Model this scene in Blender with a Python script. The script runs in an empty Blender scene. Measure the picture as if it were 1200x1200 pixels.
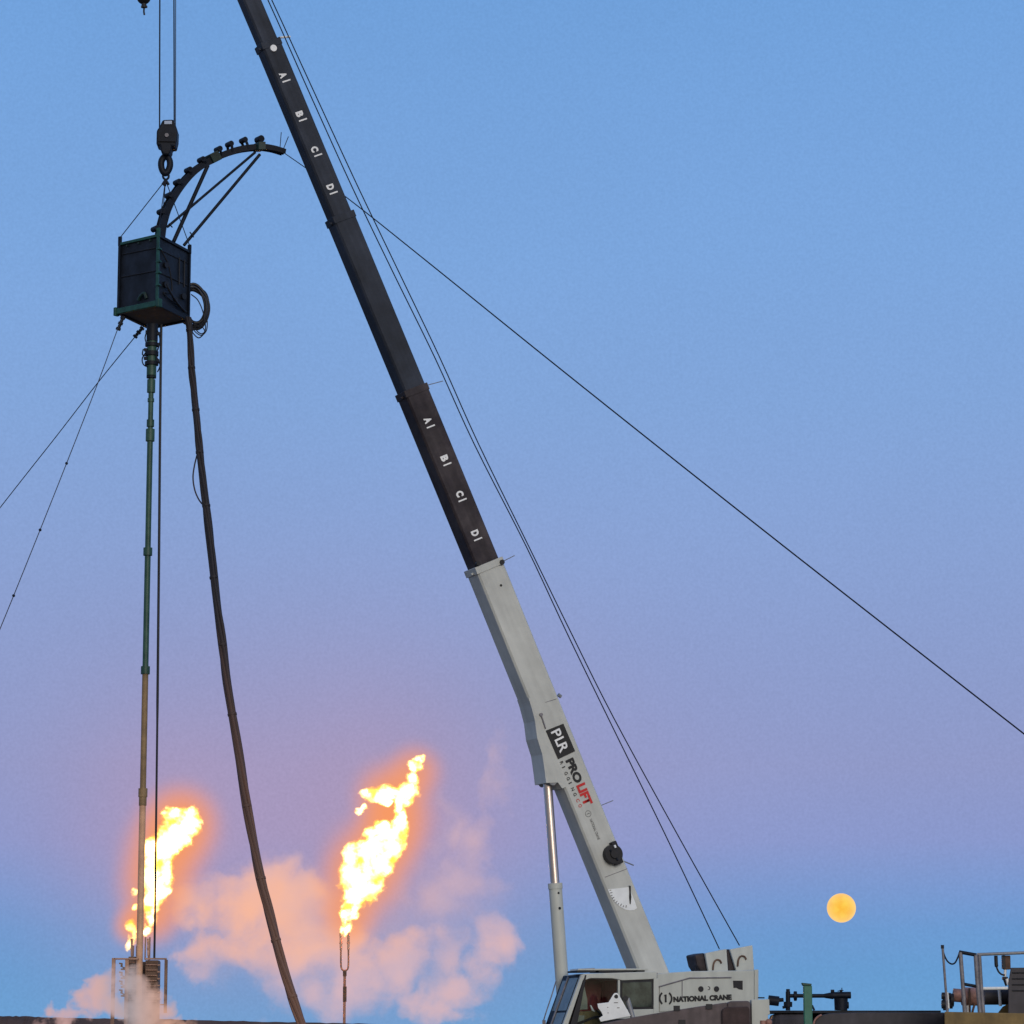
import bpy, bmesh, math, random
from mathutils import Vector, Matrix
random.seed(7)
R = math.radians
sc = bpy.context.scene
C = sc.collection

# ------------------------------------------------------------------ camera geometry
F = 3740.0                       # focal length in photo pixels (photo 1200 px wide)
HOR = 1262.0                     # row of the horizon
PITCH = math.atan((HOR - 600) / F)
CAM = Vector((0, 0, 1.6))
FWD = Vector((0, math.cos(PITCH), math.sin(PITCH)))
UP = Vector((0, -math.sin(PITCH), math.cos(PITCH)))
X = Vector((1, 0, 0)); Z = Vector((0, 0, 1))

def ray(px, py):
    return FWD + X * ((px - 600) / F) + UP * ((600 - py) / F)
def P(px, py, Y):                # world point seen at photo pixel px,py at world depth Y
    d = ray(px, py)
    return CAM + d * (Y / d.y)
def PZ(px, py, z):               # the same at a given height
    d = ray(px, py)
    return CAM + d * ((z - CAM.z) / d.z)
def RP(px, py, pt, n):           # the same on a plane
    d = ray(px, py)
    return CAM + d * ((pt - CAM).dot(n) / d.dot(n))
def mpp(pt):                     # metres per photo pixel at a point
    return (pt - CAM).dot(FWD) / F

cd = bpy.data.cameras.new('camera'); cam = bpy.data.objects.new('camera', cd); C.objects.link(cam)
cam.location = CAM; cam.rotation_euler = (R(90) + PITCH, 0, 0)
cd.sensor_width = 36; cd.lens = 36 * F / 1200; cd.clip_start = 0.5; cd.clip_end = 60000
sc.camera = cam

# ------------------------------------------------------------------ materials
def lin(c):
    f = lambda v: v / 12.92 if v <= .04045 else ((v + .055) / 1.055) ** 2.4
    return tuple(f(x / 255) for x in c) + (1,)

def mat(name, col, rough=.55, metal=0, var=.18, scale=3, col2=None, bump=.0, spec=.5, stretch=None):
    m = bpy.data.materials.new(name); m.use_nodes = True
    nt = m.node_tree; b = nt.nodes['Principled BSDF']; N = nt.nodes.new; L = nt.links.new
    tc = N('ShaderNodeTexCoord')
    vec = tc.outputs['Object']
    if stretch:
        mp = N('ShaderNodeMapping'); mp.inputs['Scale'].default_value = stretch
        L(vec, mp.inputs[0]); vec = mp.outputs[0]
    no = N('ShaderNodeTexNoise'); no.inputs['Scale'].default_value = scale
    no.inputs['Detail'].default_value = 6; no.inputs['Roughness'].default_value = .65
    L(vec, no.inputs['Vector'])
    rp = N('ShaderNodeValToRGB')
    rp.color_ramp.elements[0].position = .35; rp.color_ramp.elements[1].position = .68
    a = tuple(max(0, c * (1 - var)) for c in col[:3]) + (1,)
    c2 = col2 if col2 else tuple(min(1, c * (1 + var)) for c in col[:3]) + (1,)
    rp.color_ramp.elements[0].color = a; rp.color_ramp.elements[1].color = c2
    L(no.outputs['Fac'], rp.inputs[0]); L(rp.outputs[0], b.inputs['Base Color'])
    b.inputs['Roughness'].default_value = rough; b.inputs['Metallic'].default_value = metal
    b.inputs['Specular IOR Level'].default_value = spec
    if bump:
        bp = N('ShaderNodeBump'); bp.inputs['Strength'].default_value = bump; bp.inputs['Distance'].default_value = .02
        L(no.outputs['Fac'], bp.inputs['Height']); L(bp.outputs[0], b.inputs['Normal'])
    return m
def g(v): return (v, v, v, 1)

M = dict(
    white=mat('cream_white_paint', (.56, .59, .55, 1), .5, var=.09, scale=2.2, bump=.04),
    white2=mat('bright_white_paint', (.88, .92, .94, 1), .5, var=.06, scale=6),
    boomdark=mat('dark_boom_paint', (.024, .030, .045, 1), .6, var=.22, scale=2.0, spec=.25),
    boombrown=mat('dark_brown_boom_paint', (.026, .020, .028, 1), .6, var=.3, scale=2.0, spec=.25, col2=(.05, .042, .046, 1)),
    black=mat('black_paint', (.012, .012, .016, 1), .6, var=.3, scale=5),
    navy=mat('dark_navy_panel', (.009, .0135, .024, 1), .6, var=.45, scale=4, spec=.25),
    green=mat('green_frame_paint', (.008, .068, .05, 1), .5, var=.4, scale=7),
    greendark=mat('near_black_green_paint', (.008, .03, .027, 1), .5, var=.4, scale=7),
    pipegreen=mat('green_pipe_paint', (.012, .07, .05, 1), .5, var=.3, scale=4, col2=(.035, .105, .072, 1)),
    pipetan=mat('glow_tinted_tan_pipe', (.26, .17, .08, 1), .6, var=.25, scale=5),  # flare bloom over the lower pipe painted in as tan
    postgreen=mat('bright_green_paint', (.03, .16, .11, 1), .5, var=.18, scale=6),
    steeldark=mat('dark_oily_steel', (.006, .0095, .019, 1), .55, 0, var=.4, scale=7, spec=.25),
    steel=mat('galvanised_steel', (.28, .29, .31, 1), .5, .3, var=.2, scale=8),
    railgrey=mat('weathered_rail_steel', (.22, .21, .23, 1), .55, .2, var=.3, scale=8),
    chrome=mat('polished_cylinder_rod', (.80, .70, .66, 1), .3, 1, var=.04, scale=4),
    hose=mat('black_hose_rubber', (.032, .019, .023, 1), .6, var=.35, scale=6),
    rope=mat('dark_wire_rope', (.014, .018, .032, 1), .7, var=.2, scale=9, spec=.2),
    guy=mat('dull_guy_wire', (.05, .055, .075, 1), .7, var=.2, scale=9, spec=.2),
    red=mat('red_lettering', (.62, .02, .02, 1), .5, var=.08),
    blackletter=mat('black_lettering', (.012, .012, .014, 1), .6, var=.1),
    letter=mat('white_lettering', (.93, .95, .97, 1), .6, var=.06),
    greyletter=mat('faded_grey_lettering', (.13, .13, .13, 1), .6, var=.3, scale=20),
    interior=mat('dark_red_cab_lining', (.16, .026, .032, 1), .8, var=.35, scale=9),
    seat=mat('grey_green_seat', (.27, .30, .26, 1), .8, var=.15, scale=5),
    khaki=mat('khaki_console', (.14, .115, .05, 1), .7, var=.3, scale=6),
    skid=mat('dark_brown_deck_paint', (.098, .077, .080, 1), .7, var=.2, scale=4, bump=.1),
    skidred=mat('dark_reddish_tarp', (.05, .031, .031, 1), .8, var=.4, scale=4, bump=.2),
    tank=mat('dark_grey_tank_paint', (.034, .031, .040, 1), .6, var=.3, scale=2.5),
    tankgrey=mat('grey_tank_paint', (.05, .045, .053, 1), .6, var=.25, scale=2.5),
    copper=mat('rusty_pink_muffler', (.36, .19, .155, 1), .6, .1, var=.35, scale=6),
    rust=mat('rusty_brown_steel', (.13, .075, .05, 1), .8, var=.35, scale=5, bump=.1),
    tan=mat('tan_painted_steel', (.22, .15, .055, 1), .7, var=.3, scale=2.5, bump=.1),
    frame=mat('glow_tinted_brown_steel', (.40, .24, .17, 1), .7, var=.25, scale=4),  # warm tone of the glowing haze put into the frame colour
    framedark=mat('dark_glow_tinted_brown_steel', (.19, .115, .08, 1), .7, var=.3, scale=3),  # same painted haze glow on the darker members
    flarepipe=mat('scorched_flare_pipe', (.42, .2, .13, 1), .7, var=.3, scale=2),
    tipsteel=mat('glow_paled_burner_steel', (.62, .36, .25, 1), .6, var=.3, scale=4),  # pinkish flame glow painted into the burner tips
    ground=mat('dusty_pad_ground', (.17, .125, .09, 1), .95, var=.25, scale=.15, bump=.3),
    berm=mat('brown_berm_earth', (.11, .06, .042, 1), .95, var=.35, scale=.8, bump=.5),
)

def glassmat(name, tint, refl):
    m = bpy.data.materials.new(name); m.use_nodes = True; nt = m.node_tree; N = nt.nodes.new; L = nt.links.new
    nt.nodes.remove(nt.nodes['Principled BSDF']); out = nt.nodes['Material Output']
    t = N('ShaderNodeBsdfTransparent'); t.inputs[0].default_value = tint
    gl = N('ShaderNodeBsdfGlossy'); gl.inputs['Roughness'].default_value = .06
    no = N('ShaderNodeTexNoise'); no.inputs['Scale'].default_value = 2.5
    ma = N('ShaderNodeMath'); ma.operation = 'MULTIPLY_ADD'; ma.inputs[1].default_value = refl * .8; ma.inputs[2].default_value = refl * .4
    mx = N('ShaderNodeMixShader')
    L(no.outputs['Fac'], ma.inputs[0]); L(ma.outputs[0], mx.inputs[0]); L(t.outputs[0], mx.inputs[1]); L(gl.outputs[0], mx.inputs[2]); L(mx.outputs[0], out.inputs[0])
    return m
def zblend(name, top, low, z0, z1):  # blends from the top colour to the low colour by height
    m = mat(name, top, .65, var=.3, scale=6); nt = m.node_tree; N = nt.nodes.new; L = nt.links.new
    ge = N('ShaderNodeTexCoord'); se = N('ShaderNodeSeparateXYZ'); L(ge.outputs['Object'], se.inputs[0])
    mr = N('ShaderNodeMapRange'); mr.inputs['From Min'].default_value = z1; mr.inputs['From Max'].default_value = z0; L(se.outputs['Z'], mr.inputs['Value'])
    b = nt.nodes['Principled BSDF']; src = b.inputs['Base Color'].links[0].from_socket
    mx = N('ShaderNodeMix'); mx.data_type = 'RGBA'; L(mr.outputs[0], mx.inputs['Factor']); L(src, mx.inputs['A']); mx.inputs['B'].default_value = low
    L(mx.outputs['Result'], b.inputs['Base Color']); return m
def weather(key, ax=None, dark=.72, amount=.55, fine=5.0, long_=.35):
    """grease and dirt streaks drawn out along ax (or straight down)"""
    m = M[key]; nt = m.node_tree; N = nt.nodes.new; L = nt.links.new
    b = nt.nodes['Principled BSDF']; src = b.inputs['Base Color'].links[0].from_socket
    tc = N('ShaderNodeTexCoord')
    if ax is None: ax = (X, Vector((0, 1, 0)), Z)
    cx = N('ShaderNodeCombineXYZ')
    for i, (a, k) in enumerate(zip(ax, (fine, fine, long_))):
        d = N('ShaderNodeVectorMath'); d.operation = 'DOT_PRODUCT'; d.inputs[1].default_value = Vector(a) * k; L(tc.outputs['Object'], d.inputs[0]); L(d.outputs['Value'], cx.inputs[i])
    n1 = N('ShaderNodeTexNoise'); n1.inputs['Scale'].default_value = 1.6; n1.inputs['Detail'].default_value = 5; L(cx.outputs[0], n1.inputs['Vector'])
    n2 = N('ShaderNodeTexNoise'); n2.inputs['Scale'].default_value = 1.1; n2.inputs['Detail'].default_value = 6; n2.inputs['Roughness'].default_value = .7; L(tc.outputs['Object'], n2.inputs['Vector'])
    mm = N('ShaderNodeMath'); mm.operation = 'MULTIPLY'; L(n1.outputs['Fac'], mm.inputs[0]); L(n2.outputs['Fac'], mm.inputs[1])
    mr = N('ShaderNodeMapRange'); mr.inputs['From Min'].default_value = .18; mr.inputs['From Max'].default_value = .38; mr.inputs['To Max'].default_value = amount; L(mm.outputs[0], mr.inputs['Value'])
    sc_ = N('ShaderNodeVectorMath'); sc_.operation = 'SCALE'; sc_.inputs['Scale'].default_value = dark; L(src, sc_.inputs[0])
    mx = N('ShaderNodeMix'); mx.data_type = 'RGBA'; L(mr.outputs[0], mx.inputs['Factor']); L(src, mx.inputs['A']); L(sc_.outputs[0], mx.inputs['B']); L(mx.outputs['Result'], b.inputs['Base Color'])
BU = Vector((-.40, -.16, .90)).normalized(); BS = Vector((.37, -.93, 0)).normalized(); BV = BS.cross(-BU).normalized()
M['boomwhite'] = mat('cream_white_boom_paint', (.60, .62, .59, 1), .5, var=.08, scale=1.2, bump=.03)
weather('boomwhite', (BV, BS, BU), .70, .6, 4.0, .25); weather('boomdark', (BV, BS, BU), 1.9, .8, 5.0, .12); weather('boombrown', (BV, BS, BU), 2.0, .8, 5.0, .12)
weather('white', None, .74, .55, 4.0, .8); weather('navy', None, 1.8, .7, 3.0, 1.0); weather('tank', None, 1.6, .7); weather('skid', None, 1.5, .6); weather('tan', None, .6, .7)
M['hosefade'] = zblend('hose_rubber_browner_below', (.012, .009, .013, 1), (.19, .095, .062, 1), 2.6, 9.5)  # hoses turn browner towards the bottom
M['hosefade2'] = zblend('brown_hose_rubber_paler_below', (.02, .012, .015, 1), (.26, .13, .085, 1), 2.6, 9.5)
M['winchbrown'] = mat('greasy_winch_drum', (.03, .02, .021, 1), .6, var=.6, scale=9, bump=.3)
M['hoseblack'] = mat('clean_black_hose', (.006, .006, .009, 1), .5, var=.3, scale=6)
M['glass'] = glassmat('cab_glass', (.88, .9, .88, 1), .02)
M['windshield'] = glassmat('windshield_glass', (.5, .58, .62, 1), .4)

# ------------------------------------------------------------------ object helpers
def wloc(o):
    v = Vector((0, 0, 0))
    while o: v += Vector(o.location); o = o.parent
    return v
def tag(o, label=None, cat=None, group=None, kind=None):
    if label: o['label'] = label
    if cat: o['category'] = cat
    if group: o['group'] = group
    if kind: o['kind'] = kind
    return o
def thing(name, loc, label, cat, group=None):
    o = bpy.data.objects.new(name, None); C.objects.link(o); o.location = loc; o.empty_display_size = .2
    return tag(o, label, cat, group)
def obj(name, bm, m, parent=None, origin=None, smooth=False, bevel=0):
    """bm is in world coordinates"""
    o0 = wloc(parent) if parent else Vector((0, 0, 0))
    org = Vector(origin) if origin is not None else o0
    bmesh.ops.recalc_face_normals(bm, faces=bm.faces)
    for v in bm.verts: v.co -= org
    me = bpy.data.meshes.new(name); bm.to_mesh(me); bm.free()
    me.materials.append(M[m] if isinstance(m, str) else m)
    if smooth:
        me.polygons.foreach_set('use_smooth', [True] * len(me.polygons))
    o = bpy.data.objects.new(name, me); C.objects.link(o); o.parent = parent; o.location = org - o0
    if smooth:
        es = o.modifiers.new('edges', 'EDGE_SPLIT'); es.split_angle = R(40)
    if bevel:
        b = o.modifiers.new('bevel', 'BEVEL'); b.width = bevel; b.segments = 2; b.limit_method = 'ANGLE'
    return o
def obj_split(name, bm, m, parent=None, **k):
    """every connected piece becomes an object of its own"""
    seen = set(); res = []
    for v0 in bm.verts:
        if v0 in seen: continue
        st = [v0]; seen.add(v0); comp = []
        while st:
            v = st.pop(); comp.append(v)
            for e in v.link_edges:
                o = e.other_vert(v)
                if o not in seen: seen.add(o); st.append(o)
        nb = bmesh.new(); mp = {v: nb.verts.new(v.co) for v in comp}
        fs = set(f for v in comp for f in v.link_faces)
        for f in fs: nb.faces.new([mp[v] for v in f.verts])
        res.append(obj(name, nb, m, parent, **k))
    bm.free(); return res
def B(): return bmesh.new()
def hexa(bm, q):                 # 8 points: bottom loop, top loop
    v = [bm.verts.new(p) for p in q]
    for f in ((3, 2, 1, 0), (4, 5, 6, 7), (0, 1, 5, 4), (1, 2, 6, 5), (2, 3, 7, 6), (3, 0, 4, 7)):
        bm.faces.new([v[i] for i in f])
    return bm
def obox(bm, c, ax, ay, az, sx, sy, sz):   # oriented box, full sizes
    c = Vector(c); a, b, d = ax * sx / 2, ay * sy / 2, az * sz / 2
    return hexa(bm, [c - a - b - d, c + a - b - d, c + a + b - d, c - a + b - d, c - a - b + d, c + a - b + d, c + a + b + d, c - a + b + d])
def box(bm, x0, y0, z0, x1, y1, z1):
    return obox(bm, ((x0 + x1) / 2, (y0 + y1) / 2, (z0 + z1) / 2), X, Vector((0, 1, 0)), Z, abs(x1 - x0), abs(y1 - y0), abs(z1 - z0))
def prism(bm, pts, off):         # polygon extruded by a vector
    a = [bm.verts.new(p) for p in pts]; b = [bm.verts.new(Vector(p) + off) for p in pts]
    bm.faces.new(a); bm.faces.new(b[::-1]); n = len(a)
    for i in range(n): bm.faces.new((a[i], b[i], b[(i + 1) % n], a[(i + 1) % n]))
    return bm
def tube(bm, pts, r, seg=10, closed=False):
    pts = [Vector(p) for p in pts]; n = len(pts); rings = []
    rr = r if isinstance(r, (list, tuple)) else [r] * n
    ref = None
    for i in range(n):
        if closed: t = (pts[(i + 1) % n] - pts[i - 1]).normalized()
        else: t = (pts[min(i + 1, n - 1)] - pts[max(i - 1, 0)]).normalized()
        if ref is None:
            ref = t.cross(Z if abs(t.z) < .9 else X).normalized()
        ref = (ref - t * ref.dot(t)).normalized(); bi = t.cross(ref)
        rings.append([bm.verts.new(pts[i] + (ref * math.cos(2 * math.pi * k / seg) + bi * math.sin(2 * math.pi * k / seg)) * rr[i]) for k in range(seg)])
    for i in range(n if closed else n - 1):
        a, b = rings[i], rings[(i + 1) % n]
        for k in range(seg): bm.faces.new((a[k], a[(k + 1) % seg], b[(k + 1) % seg], b[k]))
    if not closed:
        bm.faces.new(rings[0][::-1]); bm.faces.new(rings[-1])
    return bm
def smoothpts(pts, sub=6):       # Catmull-Rom through the points
    p = [Vector(q) for q in pts]; out = []
    for i in range(len(p) - 1):
        a = p[max(i - 1, 0)]; b = p[i]; c = p[i + 1]; d = p[min(i + 2, len(p) - 1)]
        for k in range(sub):
            t = k / sub
            out.append(.5 * ((2 * b) + (c - a) * t + (2 * a - 5 * b + 4 * c - d) * t * t + (3 * b - a - 3 * c + d) * t ** 3))
    out.append(p[-1]); return out
def pix(lst, Y0, Y1=None):       # list of pixels to points, depth going evenly from Y0 to Y1 along the path
    Y1 = Y0 if Y1 is None else Y1
    L = [0]
    for a, b in zip(lst, lst[1:]): L.append(L[-1] + math.hypot(b[0] - a[0], b[1] - a[1]))
    return [P(q[0], q[1], Y0 + (Y1 - Y0) * l / L[-1]) for q, l in zip(lst, L)]
def to_ground(pts, z=.03):
    a, b = pts[-2], pts[-1]; d = b - a
    if d.z < 0 and b.z > z: pts.append(b + d * ((z - b.z) / d.z))
    return pts
def cyl(bm, a, b, r, seg=16, r2=None):
    return tube(bm, [a, b], [r, r if r2 is None else r2], seg)
def textbm(s, bold=.0):
    cu = bpy.data.curves.new('t', 'FONT'); cu.body = s; cu.extrude = .0; cu.offset = bold; cu.resolution_u = 6
    o = bpy.data.objects.new('t', cu); C.objects.link(o)
    dg = bpy.context.evaluated_depsgraph_get(); dg.update()
    me = bpy.data.meshes.new_from_object(o.evaluated_get(dg)); bm = B(); bm.from_mesh(me)
    bpy.data.objects.remove(o); bpy.data.curves.remove(cu); bpy.data.meshes.remove(me)
    xs = [v.co.x for v in bm.verts]; ys = [v.co.y for v in bm.verts]
    return bm, min(xs), max(xs), min(ys), max(ys)
def put_text(s, p0, p1, cap, n, m, parent, name, lift=.007, bold=.02):
    """text whose baseline runs from p0 to p1 (world), capital height cap, facing n"""
    bm, x0, x1, y0, y1 = textbm(s, bold)
    ax = (p1 - p0); w = ax.length; ax = ax.normalized(); ay = n.cross(ax).normalized()
    for v in bm.verts:
        v.co = p0 + ax * ((v.co.x - x0) / (x1 - x0) * w) + ay * ((v.co.y - y0) / (y1 - y0) * cap) + n * lift
    o0 = wloc(parent)
    for v in bm.verts: v.co -= o0
    me = bpy.data.meshes.new(name); bm.to_mesh(me); bm.free(); me.materials.append(M[m])
    o = bpy.data.objects.new(name, me); C.objects.link(o); o.parent = parent
    return o

# ------------------------------------------------------------------ world: twilight sky
def zrow(y): return ray(600, y).normalized().z
w = bpy.data.worlds.new('World'); sc.world = w; w.use_nodes = True
nt = w.node_tree; N = nt.nodes.new; L = nt.links.new
bg = nt.nodes['Background']
SUN_EL, SUN_AZ = R(14.0), R(162)                # afterglow behind the camera, opposite the full moon
sky = N('ShaderNodeTexSky'); sky.sky_type = 'NISHITA'; sky.sun_disc = False
sky.sun_elevation = SUN_EL; sky.sun_rotation = SUN_AZ
tc = N('ShaderNodeTexCoord'); sep = N('ShaderNodeSeparateXYZ')
nrm = N('ShaderNodeVectorMath'); nrm.operation = 'NORMALIZE'; L(tc.outputs['Generated'], nrm.inputs[0]); L(nrm.outputs[0], sep.inputs[0])
mr = N('ShaderNodeMapRange'); mr.inputs['From Min'].default_value = 0; mr.inputs['From Max'].default_value = .5
L(sep.outputs['Z'], mr.inputs['Value'])
rp = N('ShaderNodeValToRGB'); cr = rp.color_ramp
stops = [(1262, (112, 164, 212)), (1195, (105, 160, 211)), (1140, (103, 156, 209)), (1090, (108, 154, 209)), (1045, (121, 153, 208)),
         (985, (138, 153, 205)), (900, (144, 154, 201)), (800, (141, 157, 205)), (650, (137, 162, 212)),
         (480, (130, 165, 217)), (300, (124, 166, 221)), (0, (113, 161, 219))]
els = [(zrow(y) / .5, lin(c)) for y, c in stops] + [(1.0, lin((92, 140, 205)))]
cr.elements[0].position, cr.elements[0].color = max(0, els[0][0]), els[0][1]
cr.elements[1].position, cr.elements[1].color = els[-1]
for p, c in els[1:-1]:
    e = cr.elements.new(p); e.color = c
L(mr.outputs[0], rp.inputs[0])
# flare glow painted into the sky colour, low over that side of the site
def glow(px, py, sx, sz, amount, color, src):
    d = ray(px, py).normalized()
    sb = N('ShaderNodeVectorMath'); sb.operation = 'SUBTRACT'; sb.inputs[1].default_value = d; L(nrm.outputs[0], sb.inputs[0])
    ml = N('ShaderNodeVectorMath'); ml.operation = 'MULTIPLY'; ml.inputs[1].default_value = (F / sx, 1, F / sz); L(sb.outputs[0], ml.inputs[0])
    ln = N('ShaderNodeVectorMath'); ln.operation = 'DOT_PRODUCT'; L(ml.outputs[0], ln.inputs[0]); L(ml.outputs[0], ln.inputs[1])
    ex = N('ShaderNodeMath'); ex.operation = 'MULTIPLY'; ex.inputs[1].default_value = -1; L(ln.outputs['Value'], ex.inputs[0])
    e2 = N('ShaderNodeMath'); e2.operation = 'EXPONENT'; L(ex.outputs[0], e2.inputs[0])
    a = N('ShaderNodeMath'); a.operation = 'MULTIPLY'; a.inputs[1].default_value = amount; L(e2.outputs[0], a.inputs[0])
    mx = N('ShaderNodeMix'); mx.data_type = 'RGBA'; L(a.outputs[0], mx.inputs['Factor']); L(src, mx.inputs['A']); mx.inputs['B'].default_value = color
    return mx.outputs['Result']
c = glow(400, 930, 340, 215, .50, lin((166, 151, 186)), rp.outputs[0])
c = glow(205, 990, 120, 130, .35, lin((200, 152, 170)), c)
c = glow(450, 985, 130, 140, .35, lin((200, 152, 170)), c)
# fine mottling and grain painted into the sky colour
nz = N('ShaderNodeTexNoise'); nz.inputs['Scale'].default_value = 14; nz.inputs['Detail'].default_value = 4; L(nrm.outputs[0], nz.inputs['Vector'])
nm = N('ShaderNodeMapRange'); nm.inputs['To Min'].default_value = .965; nm.inputs['To Max'].default_value = 1.035; L(nz.outputs['Fac'], nm.inputs['Value'])
nz2 = N('ShaderNodeTexNoise'); nz2.inputs['Scale'].default_value = 1100; nz2.inputs['Detail'].default_value = 2; L(nrm.outputs[0], nz2.inputs['Vector'])
nm2 = N('ShaderNodeMapRange'); nm2.inputs['To Min'].default_value = .91; nm2.inputs['To Max'].default_value = 1.09; L(nz2.outputs['Fac'], nm2.inputs['Value'])
nmm = N('ShaderNodeMath'); nmm.operation = 'MULTIPLY'; L(nm.outputs[0], nmm.inputs[0]); L(nm2.outputs[0], nmm.inputs[1])
sm = N('ShaderNodeVectorMath'); sm.operation = 'SCALE'; L(c, sm.inputs[0]); L(nmm.outputs[0], sm.inputs['Scale'])
# the half of the sky behind the camera: some physical sky under an added flat tone that lights the crane
ns = N('ShaderNodeVectorMath'); ns.operation = 'SCALE'; ns.inputs['Scale'].default_value = .10; L(sky.outputs[0], ns.inputs[0])
mf = N('ShaderNodeMapRange'); mf.interpolation_type = 'SMOOTHSTEP'; mf.inputs['From Min'].default_value = .25; mf.inputs['From Max'].default_value = -.6
L(sep.outputs['Y'], mf.inputs['Value'])
fx = N('ShaderNodeMix'); fx.data_type = 'RGBA'; pk = N('ShaderNodeMix'); pk.data_type = 'RGBA'; pk.inputs['Factor'].default_value = .68; L(ns.outputs[0], pk.inputs['A']); pk.inputs['B'].default_value = (.40, .395, .45, 1)
L(mf.outputs[0], fx.inputs['Factor']); L(sm.outputs[0], fx.inputs['A']); L(pk.outputs['Result'], fx.inputs['B'])
L(fx.outputs['Result'], bg.inputs['Color']); bg.inputs['Strength'].default_value = 1.0

sd = bpy.data.lights.new('sun', 'SUN'); sd.energy = .86; sd.angle = R(25); sd.color = (1, .97, .93)
so = bpy.data.objects.new('sun', sd); C.objects.link(so)
sdir = Vector((math.sin(SUN_AZ) * math.cos(SUN_EL + R(2)), math.cos(SUN_AZ) * math.cos(SUN_EL + R(2)), math.sin(SUN_EL + R(2))))
so.rotation_euler = sdir.to_track_quat('Z', 'Y').to_euler(); so.location = sdir * 30

# ------------------------------------------------------------------ ground and far berm
bm = B()
S = 14000
vs = [bm.verts.new(p) for p in ((-S, -S, 0), (S, -S, 0), (S, S, 0), (-S, S, 0))]; bm.faces.new(vs)
tag(obj('ground', bm, 'ground'), kind='structure')
# earth berm beyond the flares: cross section swept along x with an uneven crest
bm = B(); prev = None
YB = 108
crest = [(-700, 1196), (-160, 1192), (0, 1190.5), (30, 1191), (60, 1192.5), (95, 1193), (150, 1194), (200, 1194.5), (240, 1195.5), (300, 1197), (360, 1198.5), (420, 1199.5), (520, 1203), (640, 1206), (900, 1212), (1500, 1216)]
xs = []
for i in range(len(crest) - 1):
    for k in range(8):
        t = k / 8; xs.append((crest[i][0] * (1 - t) + crest[i + 1][0] * t, crest[i][1] * (1 - t) + crest[i + 1][1] * t + random.uniform(-.5, .5)))
for px, py in xs:
    top = P(px, py, YB)
    row = [bm.verts.new((top.x, YB - 4.2 + random.uniform(-.3, .3), 0)), bm.verts.new((top.x, YB - 1.6, top.z * .72 + random.uniform(-.08, .08))), bm.verts.new(top), bm.verts.new((top.x, YB + 1.2, top.z - .05)), bm.verts.new((top.x, YB + 5, 0))]
    if prev:
        for k in range(4): bm.faces.new((prev[k], row[k], row[k + 1], prev[k + 1]))
    prev = row
tag(obj('berm', bm, 'berm', smooth=True), kind='structure')

# ------------------------------------------------------------------ moon
def emitmat(name, ramp, strength, scale):
    m = bpy.data.materials.new(name); m.use_nodes = True; nt = m.node_tree; N = nt.nodes.new; L = nt.links.new
    nt.nodes.remove(nt.nodes['Principled BSDF'])
    t = N('ShaderNodeTexCoord'); no = N('ShaderNodeTexNoise'); no.inputs['Scale'].default_value = scale; no.inputs['Detail'].default_value = 3
    L(t.outputs['Object'], no.inputs['Vector'])
    r = N('ShaderNodeValToRGB'); r.color_ramp.elements[0].position = .36; r.color_ramp.elements[1].position = .62
    r.color_ramp.elements[0].color, r.color_ramp.elements[1].color = ramp
    e = N('ShaderNodeEmission'); e.inputs[1].default_value = strength
    lw = N('ShaderNodeLayerWeight'); lw.inputs[0].default_value = .35
    mx = N('ShaderNodeMix'); mx.data_type = 'RGBA'; mx.inputs['B'].default_value = lin((255, 214, 160))
    L(lw.outputs['Facing'], mx.inputs['Factor'])
    L(no.outputs['Fac'], r.inputs[0]); L(r.outputs[0], mx.inputs['A']); L(mx.outputs['Result'], e.inputs[0]); L(e.outputs[0], nt.nodes['Material Output'].inputs[0])
    return m
mp_ = P(986, 1064, 12000); mr_ = 17 * mpp(mp_)
bm = B(); bmesh.ops.create_uvsphere(bm, u_segments=48, v_segments=24, radius=mr_)
for v in bm.verts: v.co += mp_
mo = obj('moon', bm, emitmat('moonlit_surface', (lin((253, 190, 68)), lin((255, 210, 82))), 1.0, .7 / mr_ * 2.2), origin=mp_, smooth=True)
tag(mo, 'full yellow orange moon low in the dusk sky above the tanks', 'moon')

# ------------------------------------------------------------------ CRANE
def YT(y): return 58 - 3.7 * (1150 - y) / 1365.0          # depth along the boom by photo row
A0 = P(764, 1150, 58); T0 = P(205, -205, YT(-205))
dh = Vector((T0.x - A0.x, T0.y - A0.y, 0)).normalized()   # horizontal heading of the boom
n_ = Vector((-dh.y, dh.x, 0))
if n_.y > 0: n_ = -n_                                     # side of the crane that faces the camera
crane = thing('mobile_crane', (A0.x + .6, A0.y, 0), 'white mobile crane with long dark telescopic boom raised across the sky', 'crane')
def PL(px, py, o): return RP(px, py, A0 + n_ * o, n_)     # on a vertical plane o metres towards the camera from the boom plane
def poly(name, pts, o, depth, m, parent, bevel=0, lab=None):
    bm = B(); prism(bm, [PL(a, b, o) for a, b in pts], -n_ * depth)
    r = obj(name, bm, m, parent, bevel=bevel)
    if lab: r['label'] = lab
    return r

cl = [(205, -205), (290.5, 0), (313, 50), (397.5, 253), (481.5, 456), (566, 661), (764, 1150)]
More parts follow.
